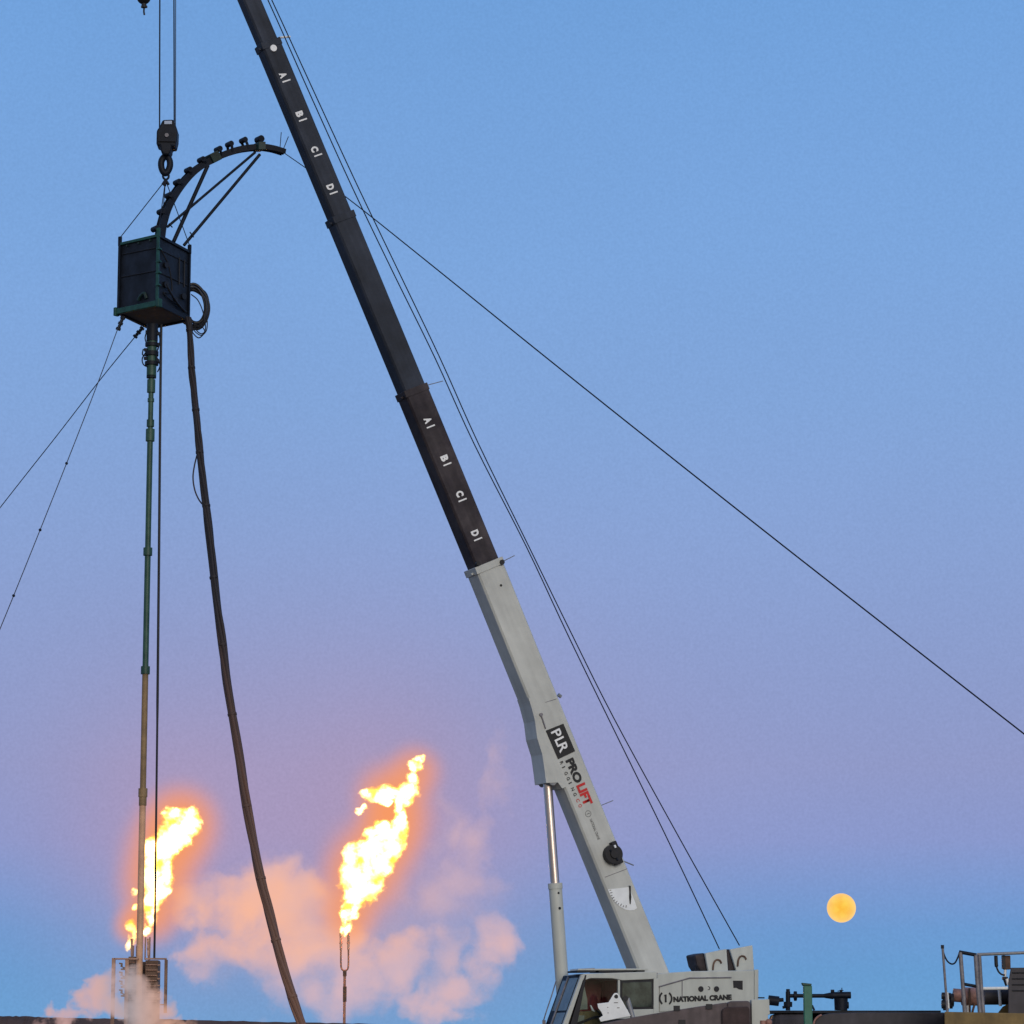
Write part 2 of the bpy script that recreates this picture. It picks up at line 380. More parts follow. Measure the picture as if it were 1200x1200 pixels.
# name, i0(lower), i1(upper), h, w, material
secs = [('base', 6, 5, .555, .50, 'boomwhite'), ('s2', 5, 4, .475, .44, 'boombrown'), ('s3', 4, 3, .435, .39, 'boomdark'),
        ('s4', 3, 2, .385, .34, 'boomdark'), ('s5', 2, 0, .335, .29, 'boomdark')]
boom = {}
CP = [P(a, b, YT(b)) for a, b in cl]
for nm, i0, i1, h, wd, m in secs:
    a, b = CP[i0], CP[i1]; u = (b - a).normalized(); s = n_ - u * n_.dot(u); s.normalize(); v = s.cross(-u).normalized()
    bm = B()
    a2 = a - u * (.5 if nm != 'base' else .2)
    ch = .035
    prof = [(-h / 2, -wd / 2 + ch), (-h / 2, wd / 2 - ch), (-h / 2 + ch, wd / 2), (h / 2 - ch * .6, wd / 2), (h / 2, wd / 2 - ch * .6), (h / 2, -wd / 2 + ch * .6), (h / 2 - ch * .6, -wd / 2), (-h / 2 + ch, -wd / 2)]
    prism(bm, [a2 + v * p + s * q for p, q in prof], b - a2)
    o = obj('boom_section', bm, m, crane, bevel=.006)
    boom[nm] = (o, a, b, u, s, v, h, wd)
    if nm != 's5':
        # wear collar round the head of the section, with stop lugs
        bm = B()
        cc = b - u * .07; e = .008 if nm != 'base' else .016
        prism(bm, [cc - u * .06 + v * p + s * q for p, q in ((-h / 2 - e, -wd / 2 - e), (-h / 2 - e, wd / 2 + e), (h / 2 + e, wd / 2 + e), (h / 2 + e, -wd / 2 - e))], u * .13)
        obox(bm, cc - u * .02 - v * (h / 2 + .03) + s * .08, u, v, s, .04, .05, .06)
        obox(bm, cc + v * (h / 2 + .03) - s * .05, u, v, s, .06, .04, .07)
        obj('collar', bm, m, o, bevel=.008)
def face(nm):                                             # plane of the camera-side face of a section
    o, a, b, u, s, v, h, wd = boom[nm]
    return o, a + s * wd / 2, u, s, v
labs = {'base': 'cream white lowest boom section with company lettering', 's2': 'dark brown boom section lettered A to D above the white one',
        's3': 'plain dark boom section', 's4': 'upper dark boom section lettered A to D under a white disc', 's5': 'topmost dark boom section'}
for k, t in labs.items(): boom[k][0]['label'] = t
# letters and bars
def mark(nm, chh, px, py, bx, by, cap):
    o, p, u, s, v = face(nm)
    c0 = RP(px, py, p, s); k = mpp(c0); w_ = cap * .72 * k
    put_text(chh, c0 + u * w_ / 2 - v * cap * k / 2, c0 - u * w_ / 2 - v * cap * k / 2, cap * k, s, 'letter', o, 'letter_marking', bold=.06)
    bm = B(); obox(bm, RP(bx, by, p, s) + s * .003, v, u, s, (cap + 1.5) * k, 1.7 * k, .004); obj('bar_marking', bm, 'letter', o)
for a in (('A', 501.3, 492.6, 504.8, 499.8), ('B', 520.8, 537, 524.2, 544), ('C', 538.6, 578.8, 542, 586), ('D', 556.6, 624.8, 560.2, 631.8)): mark('s2', *a, 9.6)
for a in (('A', 331.6, 88.2, 335.6, 94.8), ('B', 351, 133.7, 355, 140.5), ('C', 368.5, 175, 372.8, 181.8), ('D', 387, 219.3, 391, 226)): mark('s4', *a, 9.2)
o, p, u, s, v = face('s4')
bm = B(); q = RP(320, 56.8, p, s); cyl(bm, q - s * .01, q + s * .035, 4 * mpp(q), 20); obj('disc_marker', bm, 'letter', o)

# small whiskers and lugs along the upper edge
o, p, u, s, v = face('base')
def whisk(px, py, qx, qy, r=.008, m='steel', sec='base'):
    oo, pp, uu, ss, vv = face(sec); bm = B(); cyl(bm, RP(px, py, pp - ss * .1, ss), RP(qx, qy, pp - ss * .1, ss), r, 8); obj('guide_rod', bm, m, oo)
whisk(589, 658, 603, 651); whisk(704, 944, 718.5, 938); whisk(502, 451, 519, 446.5, .008, sec='s2'); whisk(327, 44, 340, 43, .02, 'letter', 's4'); whisk(728, 1008, 742.5, 1014, .012)
whisk(654, 814, 657.5, 816.5, .035)
bm = B(); q = RP(587.6, 659, p, s); cyl(bm, q - s * .02, q + s * .05, .045, 14); q = RP(559.5, 660.5, p, s); cyl(bm, q - s * .02, q + s * .05, .04, 14)
q = RP(587, 686, p, s); cyl(bm, q - s * .02, q + s * .012, .022, 12); obj_split('wear_pad_bolt', bm, 'black', o)
bm = B(); q = RP(633.5, 837.5, p, s); cyl(bm, q - s * .01, q + s * .04, .03, 12)
tube(bm, [q + s * .02, RP(636, 845, p, s) + s * .02, RP(639, 854, p, s) + s * .015], .012, 8); obj('hose_fitting', bm, 'railgrey', o)
# panel seam lines
bm = B()
for a, b in (((690, 1015), (732, 1019 - 17)), ((712, 1028), (741, 1017))):
    pass
tube(bm, [RP(709, 1028, p, s), RP(735, 1018, p, s)], .006, 6); tube(bm, [RP(639, 823, p, s), RP(652, 819, p, s)], .006, 6); tube(bm, [RP(561, 664, p, s), RP(588, 662.5, p, s)], .006, 6)
obj_split('seam', bm, 'railgrey', o)
# company lettering
pt = lambda x, y: RP(x, y, p, s)
k_ = mpp(pt(665, 900))
bm = B(); prism(bm, [pt(*q) + s * .006 for q in ((639.3, 856.3), (660, 848), (673.8, 880.3), (653.7, 889.8))], s * .003); obj('logo_panel', bm, 'blackletter', o)
put_text('P', pt(645.0, 858.2), pt(648.4, 865.8), 12.6 * k_, s, 'letter', o, 'logo_letter', lift=.013, bold=.016)
put_text('L', pt(649.4, 867.4), pt(652.6, 874.6), 12.6 * k_, s, 'letter', o, 'logo_letter', lift=.013, bold=.016)
put_text('R', pt(652.4, 873.6), pt(656.2, 883.0), 12.6 * k_, s, 'letter', o, 'logo_letter', lift=.013, bold=.016)
put_text('PRO', pt(662.2, 891.6), pt(674.0, 919.0), 11.2 * k_, s, 'blackletter', o, 'company_lettering', bold=.055)
put_text('LIFT', pt(674.9, 921.0), pt(684.8, 945.4), 12.0 * k_, s, 'red', o, 'company_lettering', bold=.055)
for ch_, i in zip('RIGGING', range(7)):
    t = i / 6; x = 655.6 + (671.2 - 655.6) * t; y = 893.2 + (930.2 - 893.2) * t
    put_text(ch_, pt(x, y), pt(x + (1.5 if ch_ != 'I' else .55), y + (3.3 if ch_ != 'I' else 1.2)), 4.3 * k_, s, 'blackletter', o, 'company_lettering', bold=.02)
for ch_, x, y in (('C', 674.6, 937.2), ('O', 677.2, 943.4)):
    put_text(ch_, pt(x, y), pt(x + 1.5, y + 3.4), 4.3 * k_, s, 'red', o, 'company_lettering', bold=.02)
put_text('NATIONAL CRANE', pt(690.6, 960.5), pt(700.4, 984.5), 3.4 * k_, s, 'greyletter', o, 'maker_lettering', bold=.01)
def ring(bm, c, ax, ay, ro, ri, n=28, a0=0, a1=2 * math.pi):
    pr = None
    for i in range(n + 1):
        t = a0 + (a1 - a0) * i / n; d = ax * math.cos(t) + ay * math.sin(t)
        cur = (bm.verts.new(c + d * ro), bm.verts.new(c + d * ri))
        if pr: bm.faces.new((pr[0], cur[0], cur[1], pr[1]))
        pr = cur
bm = B(); q = pt(689.2, 953.6) + s * .004; ring(bm, q, u, v, 3.9 * k_, 3.3 * k_); obox(bm, q, v, u, s, 4 * k_, .8 * k_, .002); obj('maker_emblem', bm, 'greyletter', o)
# cable reel on the side
bm = B(); q = pt(716.3, 1001.5); rr = 11.3 * mpp(q)
cyl(bm, q, q + s * .13, rr, 28); cyl(bm, q + s * .13, q + s * .16, rr * .45, 20)
obox(bm, q + s * .07 + v * rr * .5 + u * rr * .85, u, v, s, .12, .1, .12); obox(bm, q + s * .07 - u * rr * .95 + v * .04, u, v, s, .08, .16, .1)
ro = obj('cable_reel', bm, 'black', crane, bevel=.008)
bm = B(); q2 = pt(716.5, 992.5); obox(bm, q2 + s * .15, u, v, s, .05, .035, .03); obj('reel_clip', bm, 'white2', ro)
bm = B(); tube(bm, [q + s * .135 + u * rr * .6 - v * rr * .3, q + s * .135 - u * rr * .75 + v * rr * .1], .018, 8); obj('reel_spoke', bm, 'steeldark', ro)
# boom angle indicator
bm = B(); pl = [(712, 1042.3), (736.5, 1039.6), (740, 1047), (743.6, 1056), (746.2, 1064.2), (743, 1066.3), (738, 1067), (732.5, 1066), (726.7, 1062.8), (720.5, 1057.2), (716, 1050.6), (713.6, 1046)]
prism(bm, [pt(*q) + s * .004 for q in pl], s * .006); ai = obj('angle_indicator', bm, 'white2', crane)
bm = B(); prism(bm, [pt(*q) + s * .014 for q in ((736.5, 1037.8), (738.7, 1038.2), (738.7, 1045), (739.3, 1051), (738.6, 1059.6), (737.6, 1059.6), (736.8, 1051), (737, 1045))], s * .008); obj('needle', bm, 'blackletter', ai)
bm = B(); cen = Vector((736, 1041.5, 0))
for i in range(10):
    t = R(100 + i * 8.6 - 2); r0, r1 = (20.5, 22.4) if i % 2 else (19.6, 22.4)
    dx, dy = math.cos(t), math.sin(t)
    a = pt(736.3 + dx * r0, 1041.5 + dy * r0) + s * .012; b = pt(736.3 + dx * r1, 1041.5 + dy * r1) + s * .012
    tube(bm, [a, b], .007, 5)
obj_split('tick_mark', bm, 'greyletter', ai)
# bracket for the lift cylinder
bo, ba, bb, bu, bs, bv, bh, bw = boom['base']
pp = ba + bs * (bw / 2 + .001)
bm = B(); prism(bm, [RP(a, b, pp, bs) for a, b in ((619, 817), (622, 826), (627, 845), (629.5, 865), (635.5, 884), (638.5, 905), (640, 917.5), (654, 917), (659, 924), (664, 922), (640, 850), (628, 822))], -bs * (bw + .002))
obj('cylinder_bracket', bm, 'boomwhite', crane, bevel=.002)
# lift cylinder
ctop = RP(641.5, 917, ba, bs); cmid = RP(650.6, 1037, ba, bs); cbot = RP(660.5, 1175, ba, bs)
cd_ = (cbot - ctop).normalized()
bm = B(); cyl(bm, ctop - cd_ * .05, cmid, .082, 24); rod = obj('cylinder_rod', bm, 'chrome', crane, smooth=True)
bm = B(); cyl(bm, cmid, cbot, .118, 24); cyl(bm, cmid - cd_ * .03, cmid + cd_ * .07, .13, 24); obj('lift_cylinder', bm, 'white', crane, smooth=True)
bm = B(); cyl(bm, ctop - bs * .243, ctop + bs * .243, .07, 18); obj('cylinder_pin', bm, 'steel', crane, smooth=True)
bm = B(); cyl(bm, cmid + n_ * .115 + cd_ * .15, cmid + n_ * .125 + cd_ * .15, .02, 8); cyl(bm, cmid + n_ * .115 + cd_ * .42, cmid + n_ * .13 + cd_ * .42, .025, 8); obj_split('port_plug', bm, 'steeldark', crane)

# boom head above the frame with sheave, where the ropes turn
hd = boom['s5']; tip = hd[2]
bm = B(); obox(bm, tip + hd[3] * .15, hd[3], hd[5], hd[4], .6, .55, .42)
obj('boom_head', bm, 'boomdark', crane, bevel=.02)
# hoist ropes from the winches up over the boom
lineA = [(843, 1112), (780.5, 980), (712, 840), (664, 741), (617, 641), (555.5, 520), (510, 420), (461, 320), (413, 220), (364, 112), (314, 0), (240, -160)]
lineB = [(866.6, 1108), (795, 980), (718.5, 840), (668, 739), (620, 641), (560.7, 520), (515.8, 420), (468, 320), (420, 220), (370, 112), (318.5, 0), (244, -160)]
for ln, off in ((lineA, .13), (lineB, -.13)):
    pts = [P(a, b, YT(b) - .02 - off * .5) for a, b in ln]
    bm = B(); tube(bm, smoothpts(pts, 5), .0105, 6); obj('hoist_rope', bm, 'rope', crane, smooth=True)
# falls to the hook block
hookY = 54.25
bm = B(); tube(bm, [P(187.0, 152, hookY), P(187.6, -190, hookY)], .013, 8); obj('hoist_fall', bm, 'rope', crane)
bm = B(); tube(bm, [P(204.2, 152, hookY), P(203.4, -190, hookY)], .012, 8); obj('hoist_fall', bm, 'rope', crane)
bm = B(); tube(bm, [P(205.6, 152, hookY + .12), P(206.2, -190, hookY + .12)], .008, 8); obj('hoist_fall', bm, 'guy', crane)
bm = B(); tube(bm, [P(168.5, -6, hookY), P(168.5, -190, hookY)], .011, 8); obj('hoist_fall', bm, 'rope', crane)

# ---- upperstructure
OC, OH = 1.10, .92
cab = obj('cab', prism(B(), [PL(a, b, OC) for a, b in ((684, 1141), (770, 1138.4), (770, 1146.6), (764, 1147.5), (730, 1149), (718, 1146.6), (692, 1146.4), (686, 1148.5), (681, 1148.6))], -n_ * .84), 'white', crane, bevel=.012)
def cabpart(name, pts, m, o=OC, depth=.06, bevel=.006, parent=None):
    return poly(name, pts, o, depth, m, parent or cab, bevel)
cabpart('pillar', ((681.5, 1142), (685.5, 1142), (664, 1206), (658, 1206)), 'white', OC + .012)
cabpart('pillar', ((685.6, 1142.6), (687.5, 1142.6), (675.5, 1206), (667, 1206)), 'black', OC + .004)
cabpart('pillar', ((724.4, 1148.5), (726.8, 1148.5), (726.6, 1206), (724.4, 1206)), 'white', OC + .004)
cabpart('pillar', ((766.2, 1146.8), (772, 1146.4), (772, 1206), (766.2, 1206)), 'white', OC)
cabpart('side_panel', ((726.9, 1183.2), (766.1, 1182.4), (766.1, 1210), (726.9, 1210)), 'white', OC)
# rear side window: black seal and pane
cabpart('window_seal', ((726.9, 1149.2), (766.1, 1147.9), (766.1, 1182.2), (726.9, 1183)), 'black', OC - .02, .03)
cabpart('window', ((729.4, 1151.5), (763.6, 1150.4), (764.2, 1179.6), (729.4, 1180.8)), mat('dusky_window_glass', (.035, .045, .04, 1), .12, 0, var=.5, scale=2.5, col2=(.09, .12, .10, 1)), OC - .012, .03)
bmw = cabpart('window', ((687, 1147), (724.3, 1147), (724.3, 1206), (673.5, 1206)), 'glass', OC - .03, .006, 0)
# interior
cabpart('cab_lining', ((683, 1143), (771, 1140), (771, 1206), (660, 1206)), 'interior', OC - .8, .03)
cabpart('cab_lining', ((724.5, 1147), (771, 1147), (771, 1206), (724.5, 1206)), 'interior', OC - .06, .7)
cabpart('seat', ((681.8, 1158), (683.4, 1154.5), (685, 1154.8), (688.6, 1171), (689, 1183), (677.4, 1183.5), (676.8, 1178)), 'seat', OC - .12, .3, .02)
cabpart('console', ((670, 1189), (674, 1186), (704, 1183.5), (712, 1190), (712, 1206), (664, 1206)), 'khaki', OC - .1, .3, .01)
cabpart('console', ((671.5, 1190), (685, 1190), (684, 1206), (664, 1206)), 'seat', OC - .085, .02, .004)
cabpart('lever', ((691.5, 1178), (693, 1178), (697.5, 1186), (694, 1184.4)), 'white2', OC - .09, .03, .004)
cabpart('grab_bar', ((672, 1200), (696, 1191), (708, 1189), (708, 1191), (697, 1193.5), (673, 1203)), 'black', OC - .06, .03, .004)
cabpart('grab_bar', ((698, 1182), (706, 1188), (707, 1192), (700, 1185)), 'black', OC - .06, .03, .004)
# windscreen on the front face
f0, f1 = PL(683, 1142, OC), PL(660, 1206, OC); fd = -n_ * .84
nf = fd.cross(f1 - f0).normalized()
if nf.dot(CAM - f0) < 0: nf = -nf
def wq(s0, s1, t0, t1, lift):
    q = lambda s_, t_: f0 + (f1 - f0) * t_ + fd * s_ + nf * lift
    return [q(s0, t0), q(s1, t0), q(s1, t1), q(s0, t1)]
bm = B(); prism(bm, wq(.02, 1, 0, 1, 0), -nf * .05); wf = obj('windshield_frame', bm, 'steeldark', cab)
bm = B(); prism(bm, wq(.16, .62, .06, .66, .006), nf * .006); prism(bm, wq(.70, .90, .10, .66, .006), nf * .006); prism(bm, wq(.16, .62, .70, 1, .006), nf * .006); obj_split('windshield', bm, mat('windshield_sheen', (.14, .17, .18, 1), .15, 0, var=.3, scale=3), cab)
bm = B(); prism(bm, wq(.64, .68, .03, .98, .012), nf * .02); obj('wiper', bm, 'railgrey', cab)
# roof strip
bm = B()
for a, b in ((676, 698), (702, 742), (746, 755.5)):
    prism(bm, [PL(a, 1137.4, OC - .02), PL(b, 1137.1, OC - .02), PL(b, 1139.3, OC - .02), PL(a, 1139.6, OC - .02)], -n_ * .4)
obj_split('roof_grille', bm, 'black', cab)
bm = B(); prism(bm, [PL(x, y, OC - .03) for x, y in ((678, 1135.2), (760, 1134.8), (760, 1136.9), (677, 1137.2))], -n_ * .35); obj('roof_hatch_edge', bm, 'white', cab, bevel=.006)
bm = B(); prism(bm, [PL(x, y, OC - .5) for x, y in ((676, 1135.2), (697, 1134.4), (697, 1138), (674, 1140))], -n_ * .2); obj('roof_light', bm, 'railgrey', cab)
bm = B(); tube(bm, smoothpts([P(651.5, 1150, 57.2), P(646, 1168, 57), P(640, 1186, 56.9), P(637, 1196, 56.9)]), .012, 6); obox(bm, P(637.5, 1198, 56.9), X, UP, FWD, .06, .07, .05); obj('mirror_arm', bm, 'railgrey', cab)

hs = poly('housing', ((770.2, 1141), (788, 1139.6), (812, 1138), (884, 1137), (884, 1210), (770.2, 1210)), OH, 1.7, 'white', crane, .015)
poly('rear_column', ((884.2, 1136.3), (889, 1136), (889, 1206), (884.2, 1206)), OH - .05, .5, 'white', crane, .01)
poly('side_cover', ((773, 1156.5), (808, 1146.6), (857, 1146), (857, 1178), (773, 1186)), OH + .02, .03, 'white', hs, .012)
bm = B(); tube(bm, [PL(772, 1156.4, OH + .022), PL(808, 1146.2, OH + .022), PL(857, 1145.6, OH + .022)], .014, 6); tube(bm, [PL(799.4, 1149.5, OH + .022), PL(799.4, 1170, OH + .022)], .009, 6); obj_split('cover_seam', bm, 'railgrey', hs)
bm = B()
for x in (821, 839.3): q = PL(x, 1159, OH + .015); cyl(bm, q, q + n_ * .02, .05, 16)
obj_split('vent_hole', bm, 'black', hs)
bm = B(); q = PL(830, 1158, OH + .02); ring(bm, q + n_ * .004, X, Z, .035, .02, 16); obj('round_latch', bm, 'greyletter', hs)
poly('square_opening', ((859, 1149.2), (870.4, 1149.2), (870.4, 1160), (866, 1159.4), (863, 1157.6), (859.6, 1157.8)), OH + .004, .01, 'black', hs)
kk = mpp(PL(820, 1170, OH))
put_text('NATIONAL CRANE', PL(789, 1174.6, OH + .022), PL(857.5, 1171.8, OH + .022), 6.6 * kk, n_, 'blackletter', hs, 'maker_lettering', lift=.006, bold=.07)
bm = B(); q = PL(780, 1170, OH + .022) + n_ * .006
ax_, ay_ = dh * -1, Z
ring(bm, q, ax_, ay_, 8.8 * kk, 6.6 * kk, 14, R(-55), R(55)); ring(bm, q, ax_, ay_, 8.8 * kk, 6.6 * kk, 14, R(125), R(235)); obox(bm, q, ax_, ay_, n_, 2.4 * kk, 9 * kk, .003); obox(bm, q + ay_ * 3.2 * kk - ax_ * 1.2 * kk, ax_, ay_, n_, 1.4 * kk, 1.4 * kk, .0034)
obj('maker_emblem', bm, 'blackletter', hs)
# winches: guard plates with the drums between them
for pts, o_ in ((((826.5, 1117), (851.5, 1112), (853.5, 1138.5), (830.5, 1139)), .34), (((855.5, 1112.5), (882, 1107.6), (884, 1138), (863.5, 1138.6)), .30)):
    wi = poly('winch_guard', pts, o_, .06, 'white', crane, .012)
    bm = B()
    (x0, y0), (x1, y1) = pts[0], pts[1]
    hk = smoothpts([PL(x0 + 9, y0 + 20, o_ + .02), PL(x0 + 10, y0 + 12, o_ + .02), PL(x0 + 13, y0 + 8, o_ + .02), PL(x0 + 17, y0 + 8.5, o_ + .02), PL(x0 + 19, y0 + 12, o_ + .02)])
    tube(bm, hk, .016, 8); obj('hydraulic_hose', bm, 'rust', wi)
for pts, o_ in ((((814.5, 1119), (826, 1116.4), (831.5, 1138.8), (822, 1139), (817.5, 1132)), .25), (((851.8, 1112.4), (856.5, 1112.2), (864.5, 1138.5), (853.8, 1138.8)), .22)):
    wd_ = poly('winch_drum', pts, o_, .4, 'winchbrown', crane, .03)
bm = B(); tube(bm, [PL(815.5, 1131, .3), PL(814.2, 1135, .3), PL(814.4, 1139, .3)], .02, 8); obj('winch_hose', bm, 'steeldark', crane)
# slewing base and carrier below
tb = A0 - dh * .6
bm = B(); cyl(bm, Vector((tb.x, tb.y, 1.15)), Vector((tb.x, tb.y, 1.75)), .75, 32); obj('slewing_ring', bm, 'black', crane, smooth=True)
bm = B(); obox(bm, Vector((tb.x - .4, tb.y, .95)), X, Vector((0, 1, 0)), Z, 8.5, 2.2, .4); ca = obj('carrier_frame', bm, 'black', crane)
for wx in (-3.8, -2.4, 1.8, 3.1):
    for sy in (-1.0, 1.0):
        bm = B(); c_ = Vector((tb.x + wx, tb.y + sy, .52)); cyl(bm, c_ - Vector((0, .16, 0)), c_ + Vector((0, .16, 0)), .52, 28); obj('wheel', bm, 'black', crane, smooth=True)

# white drilled plate and ram in front of the cab
br = thing('lifting_bracket', P(722, 1262, 56.0) * 1, 'white triangular steel plate with round hole in front of crane cab', 'bracket')
br.location.z = 0
bm = B(); yb = 56.0
prism(bm, [P(a, b, yb) for a, b in ((719, 1164.8), (721, 1163.5), (723.4, 1163.7), (725.4, 1166), (739.2, 1190.6), (703.9, 1197.4), (702, 1193.2), (706.6, 1190), (704.4, 1185.5), (701, 1181.2), (700, 1176.2), (713, 1174.6))], Vector((0, .05, 0)))
pa = obj('plate', bm, 'white2', br, bevel=.006)
bm = B(); q = P(722.1, 1167.8, yb); cyl(bm, q - Vector((0, .006, 0)), q + Vector((0, .02, 0)), .034, 18); obj('hole', bm, 'black', pa)
bm = B()
for a, b, w_ in ((719.5, 1175, 4.6), (723, 1181, 3.0), (711.6, 1180.5, 1.2), (712, 1187, 1.2)):
    q = P(a, b, yb) - Vector((0, .004, 0)); obox(bm, q + X * w_ * .0075, X, Z, Vector((0, 1, 0)), w_ * .015, .012, .004)
obj_split('stencil', bm, 'greyletter', pa)
bm = B(); cyl(bm, P(735, 1170, yb + .12), P(742, 1194, yb + .12), .045, 14); cyl(bm, P(742, 1194, yb + .12), P(745, 1215, yb + .12), .03, 14); obj('ram', bm, 'steel', br, smooth=True)
bm = B(); q = P(733, 1170, yb + .06); cyl(bm, q, q + Vector((0, .1, 0)), .048, 14); obj('ram_pin', bm, 'black', br, smooth=True)
bm = B(); q = P(722, 1194, yb + .06); box(bm, q.x - .25, q.y - .03, 0, q.x + .25, q.y + .06, q.z); obj('post', bm, 'steeldark', br)

# dark deck in front of the crane
def dropbox(bm, pts, Y, dep):            # silhouette at Y, dropped to the ground, extruded backwards
    q = [P(a, b, Y) for a, b in pts]
    q = [Vector((q[0].x, Y, .4))] + q + [Vector((q[-1].x, Y, .4))]
    prism(bm, q, Vector((0, dep, 0))); return bm
sk = thing('equipment_deck', Vector((P(800, 1200, 55.2).x, 55.2, 0)), 'dark brown sloping equipment deck in front of the crane body', 'deck')
bm = B(); dropbox(bm, ((699, 1201), (742, 1192), (770, 1187.2), (815, 1180), (852, 1174.6)), 55.0, .7); obj('deck_body', bm, 'skid', sk, bevel=.02)
bm = B(); dropbox(bm, ((852.2, 1175.2), (856, 1173.2), (877, 1172.8), (879.5, 1175)), 55.03, .7); obj('deck_end', bm, 'skid', sk, bevel=.03)
bm = B(); dropbox(bm, ((846, 1183), (851, 1180), (877, 1179.4), (878.4, 1183)), 54.93, .06); obj('tarp', bm, 'skidred', sk, bevel=.02)
bm = B()
for a, b in ((793, 1181.5), (799.5, 1198), (831, 1179.5)):
    q = P(a, b, 54.985); obox(bm, q, X, Z, Vector((0, 1, 0)), .11, .085, .03)
obj_split('latch', bm, 'black', sk)
bm = B(); dropbox(bm, ((880.5, 1171.5), (901.5, 1170.8), (902.3, 1189), (900, 1189.2)), 55.1, .35)
wb = tag(obj('control_box', bm, 'white', None, origin=Vector((P(890, 1200, 55.2).x, 55.2, .4)), bevel=.012), 'small cream white box standing at the right end of the dark deck', 'box')
bm = B(); q = P(904.5, 1172, 55.2); cyl(bm, q - X * .06, q + X * .12 - Z * .02, .085, 14); cyl(bm, q + X * .1, q + X * .2 + Z * .005, .035, 10); cyl(bm, P(892, 1170, 55.2), P(892, 1168.6, 55.2), .06, 10)
obox(bm, P(912.5, 1172.6, 55.2), X, Z, Vector((0, 1, 0)), .06, .05, .05)
tag(obj('valve', bm, 'steeldark', None, origin=P(904, 1180, 55.2), smooth=True), 'small dark valve with handle beside the white box', 'valve')
bm = B(); q = P(901, 1198, 55.1); cyl(bm, q + X * -.1 - Z * 2.4, q + X * -.1 + Z * .03, .05, 10); bmesh.ops.create_uvsphere(bm, u_segments=14, v_segments=8, radius=.06, matrix=Matrix.Translation(q))
cyl(bm, q - Z * 2.3, q, .05, 10)
tag(obj('drain_fitting', bm, 'copper', None, origin=Vector((q.x, q.y, 0)), smooth=True), 'reddish round fitting low beside the white box', 'fitting')

# ------------------------------------------------------------------ hook block, ball, sling
hb = thing('hook_block', P(194, 205, hookY), 'dark crane hook block hanging on two ropes above the lifted box', 'hook block')
yv = Vector((0, 1, 0))
bm = B(); prism(bm, [P(a, b, hookY - .17) for a, b in ((190.5, 140), (203.5, 139.6), (206, 147), (207.6, 152), (207.2, 163), (205, 172), (200.5, 171.2), (200, 176), (197, 181.5), (191.5, 181), (188.2, 177), (187.4, 170.6), (183, 169.6), (183.4, 152.5), (186.5, 148.5))], yv * .34)
blk = obj('cheek', bm, 'steeldark', hb, bevel=.03)
bm = B(); prism(bm, [P(a, b, hookY - .19) for a, b in ((192.6, 141.6), (201.4, 141.4), (201.4, 145.2), (192.6, 145.4))], yv * .012); obj('slot_fill', bm, mat('sky_tone_slot_fill', lin((175, 190, 215)), .5, 0, var=.05), hb)  # sky-coloured plate standing in for the open slot through the block
bm = B(); q = P(195.5, 158.5, hookY - .18); cyl(bm, q - yv * .02, q + yv * .02, .035, 14); obj('sheave_pin', bm, 'railgrey', hb)
bm = B(); tube(bm, [P(185, 165.2, hookY - .185), P(205.6, 165.6, hookY - .185)], .014, 6); obj_split('rib', bm, 'black', hb)
bm = B(); loop = [(194.5, 182), (190, 187), (188.8, 193), (190.2, 199.5), (193.5, 203), (196.8, 200.5), (199.2, 194), (198.4, 187)]
tube(bm, smoothpts([P(a, b, hookY) for a, b in loop] + [P(*loop[0], hookY)]), .058, 10); obj('hook', bm, 'steeldark', hb, smooth=True)
bm = B(); loop = [(194.2, 201), (191.2, 204.5), (191.6, 208.5), (194.4, 210.4), (197.2, 208.5), (197.4, 204.5)]
tube(bm, smoothpts([P(a, b, hookY) for a, b in loop] + [P(*loop[0], hookY)]), .02, 8)
sl = thing('lifting_sling', P(194, 211, hookY), 'thin four leg wire sling between the hook and the dark box', 'sling')
obj('shackle', bm, 'steeldark', sl, smooth=True)
ba_ = thing('overhaul_ball', P(168.5, 18, hookY), 'dark round overhaul ball with small hook at top left edge', 'hook ball')
bm = B(); bmesh.ops.create_uvsphere(bm, u_segments=28, v_segments=16, radius=.125, matrix=Matrix.Translation(P(168.5, -3, hookY))); obj('ball', bm, 'black', ba_, smooth=True)
bm = B(); cyl(bm, P(168.5, 3, hookY), P(169, 9, hookY), .045, 12); obox(bm, P(169, 8, hookY), X, Z, yv, .11, .03, .05); tube(bm, smoothpts([P(169, 9, hookY), P(168.6, 13, hookY), P(169.2, 17.5, hookY)]), .016, 8); obj('hook', bm, 'black', ba_, smooth=True)

# ------------------------------------------------------------------ injector box with gooseneck
Nb = P(184, 357.5, 53.75); Lb = PZ(138.8, 367, Nb.z); Rb = PZ(220.6, 375.5, Nb.z); Fb = Lb + Rb - Nb
H = (P(187, 276, 53.75) - Nb).z
ih = thing('injector_head', (Nb + Fb) / 2, 'dark box with green frame and curved roller guide hanging from the crane hook', 'injector')
up = Z * H
ex = (Lb - Nb).normalized(); ey = (Rb - Nb).normalized()
bm = B(); i_ = .012
q = [Nb + ex * i_ + ey * i_, Lb - ex * i_ + ey * i_, Fb - ex * i_ - ey * i_, Rb + ex * i_ - ey * i_]
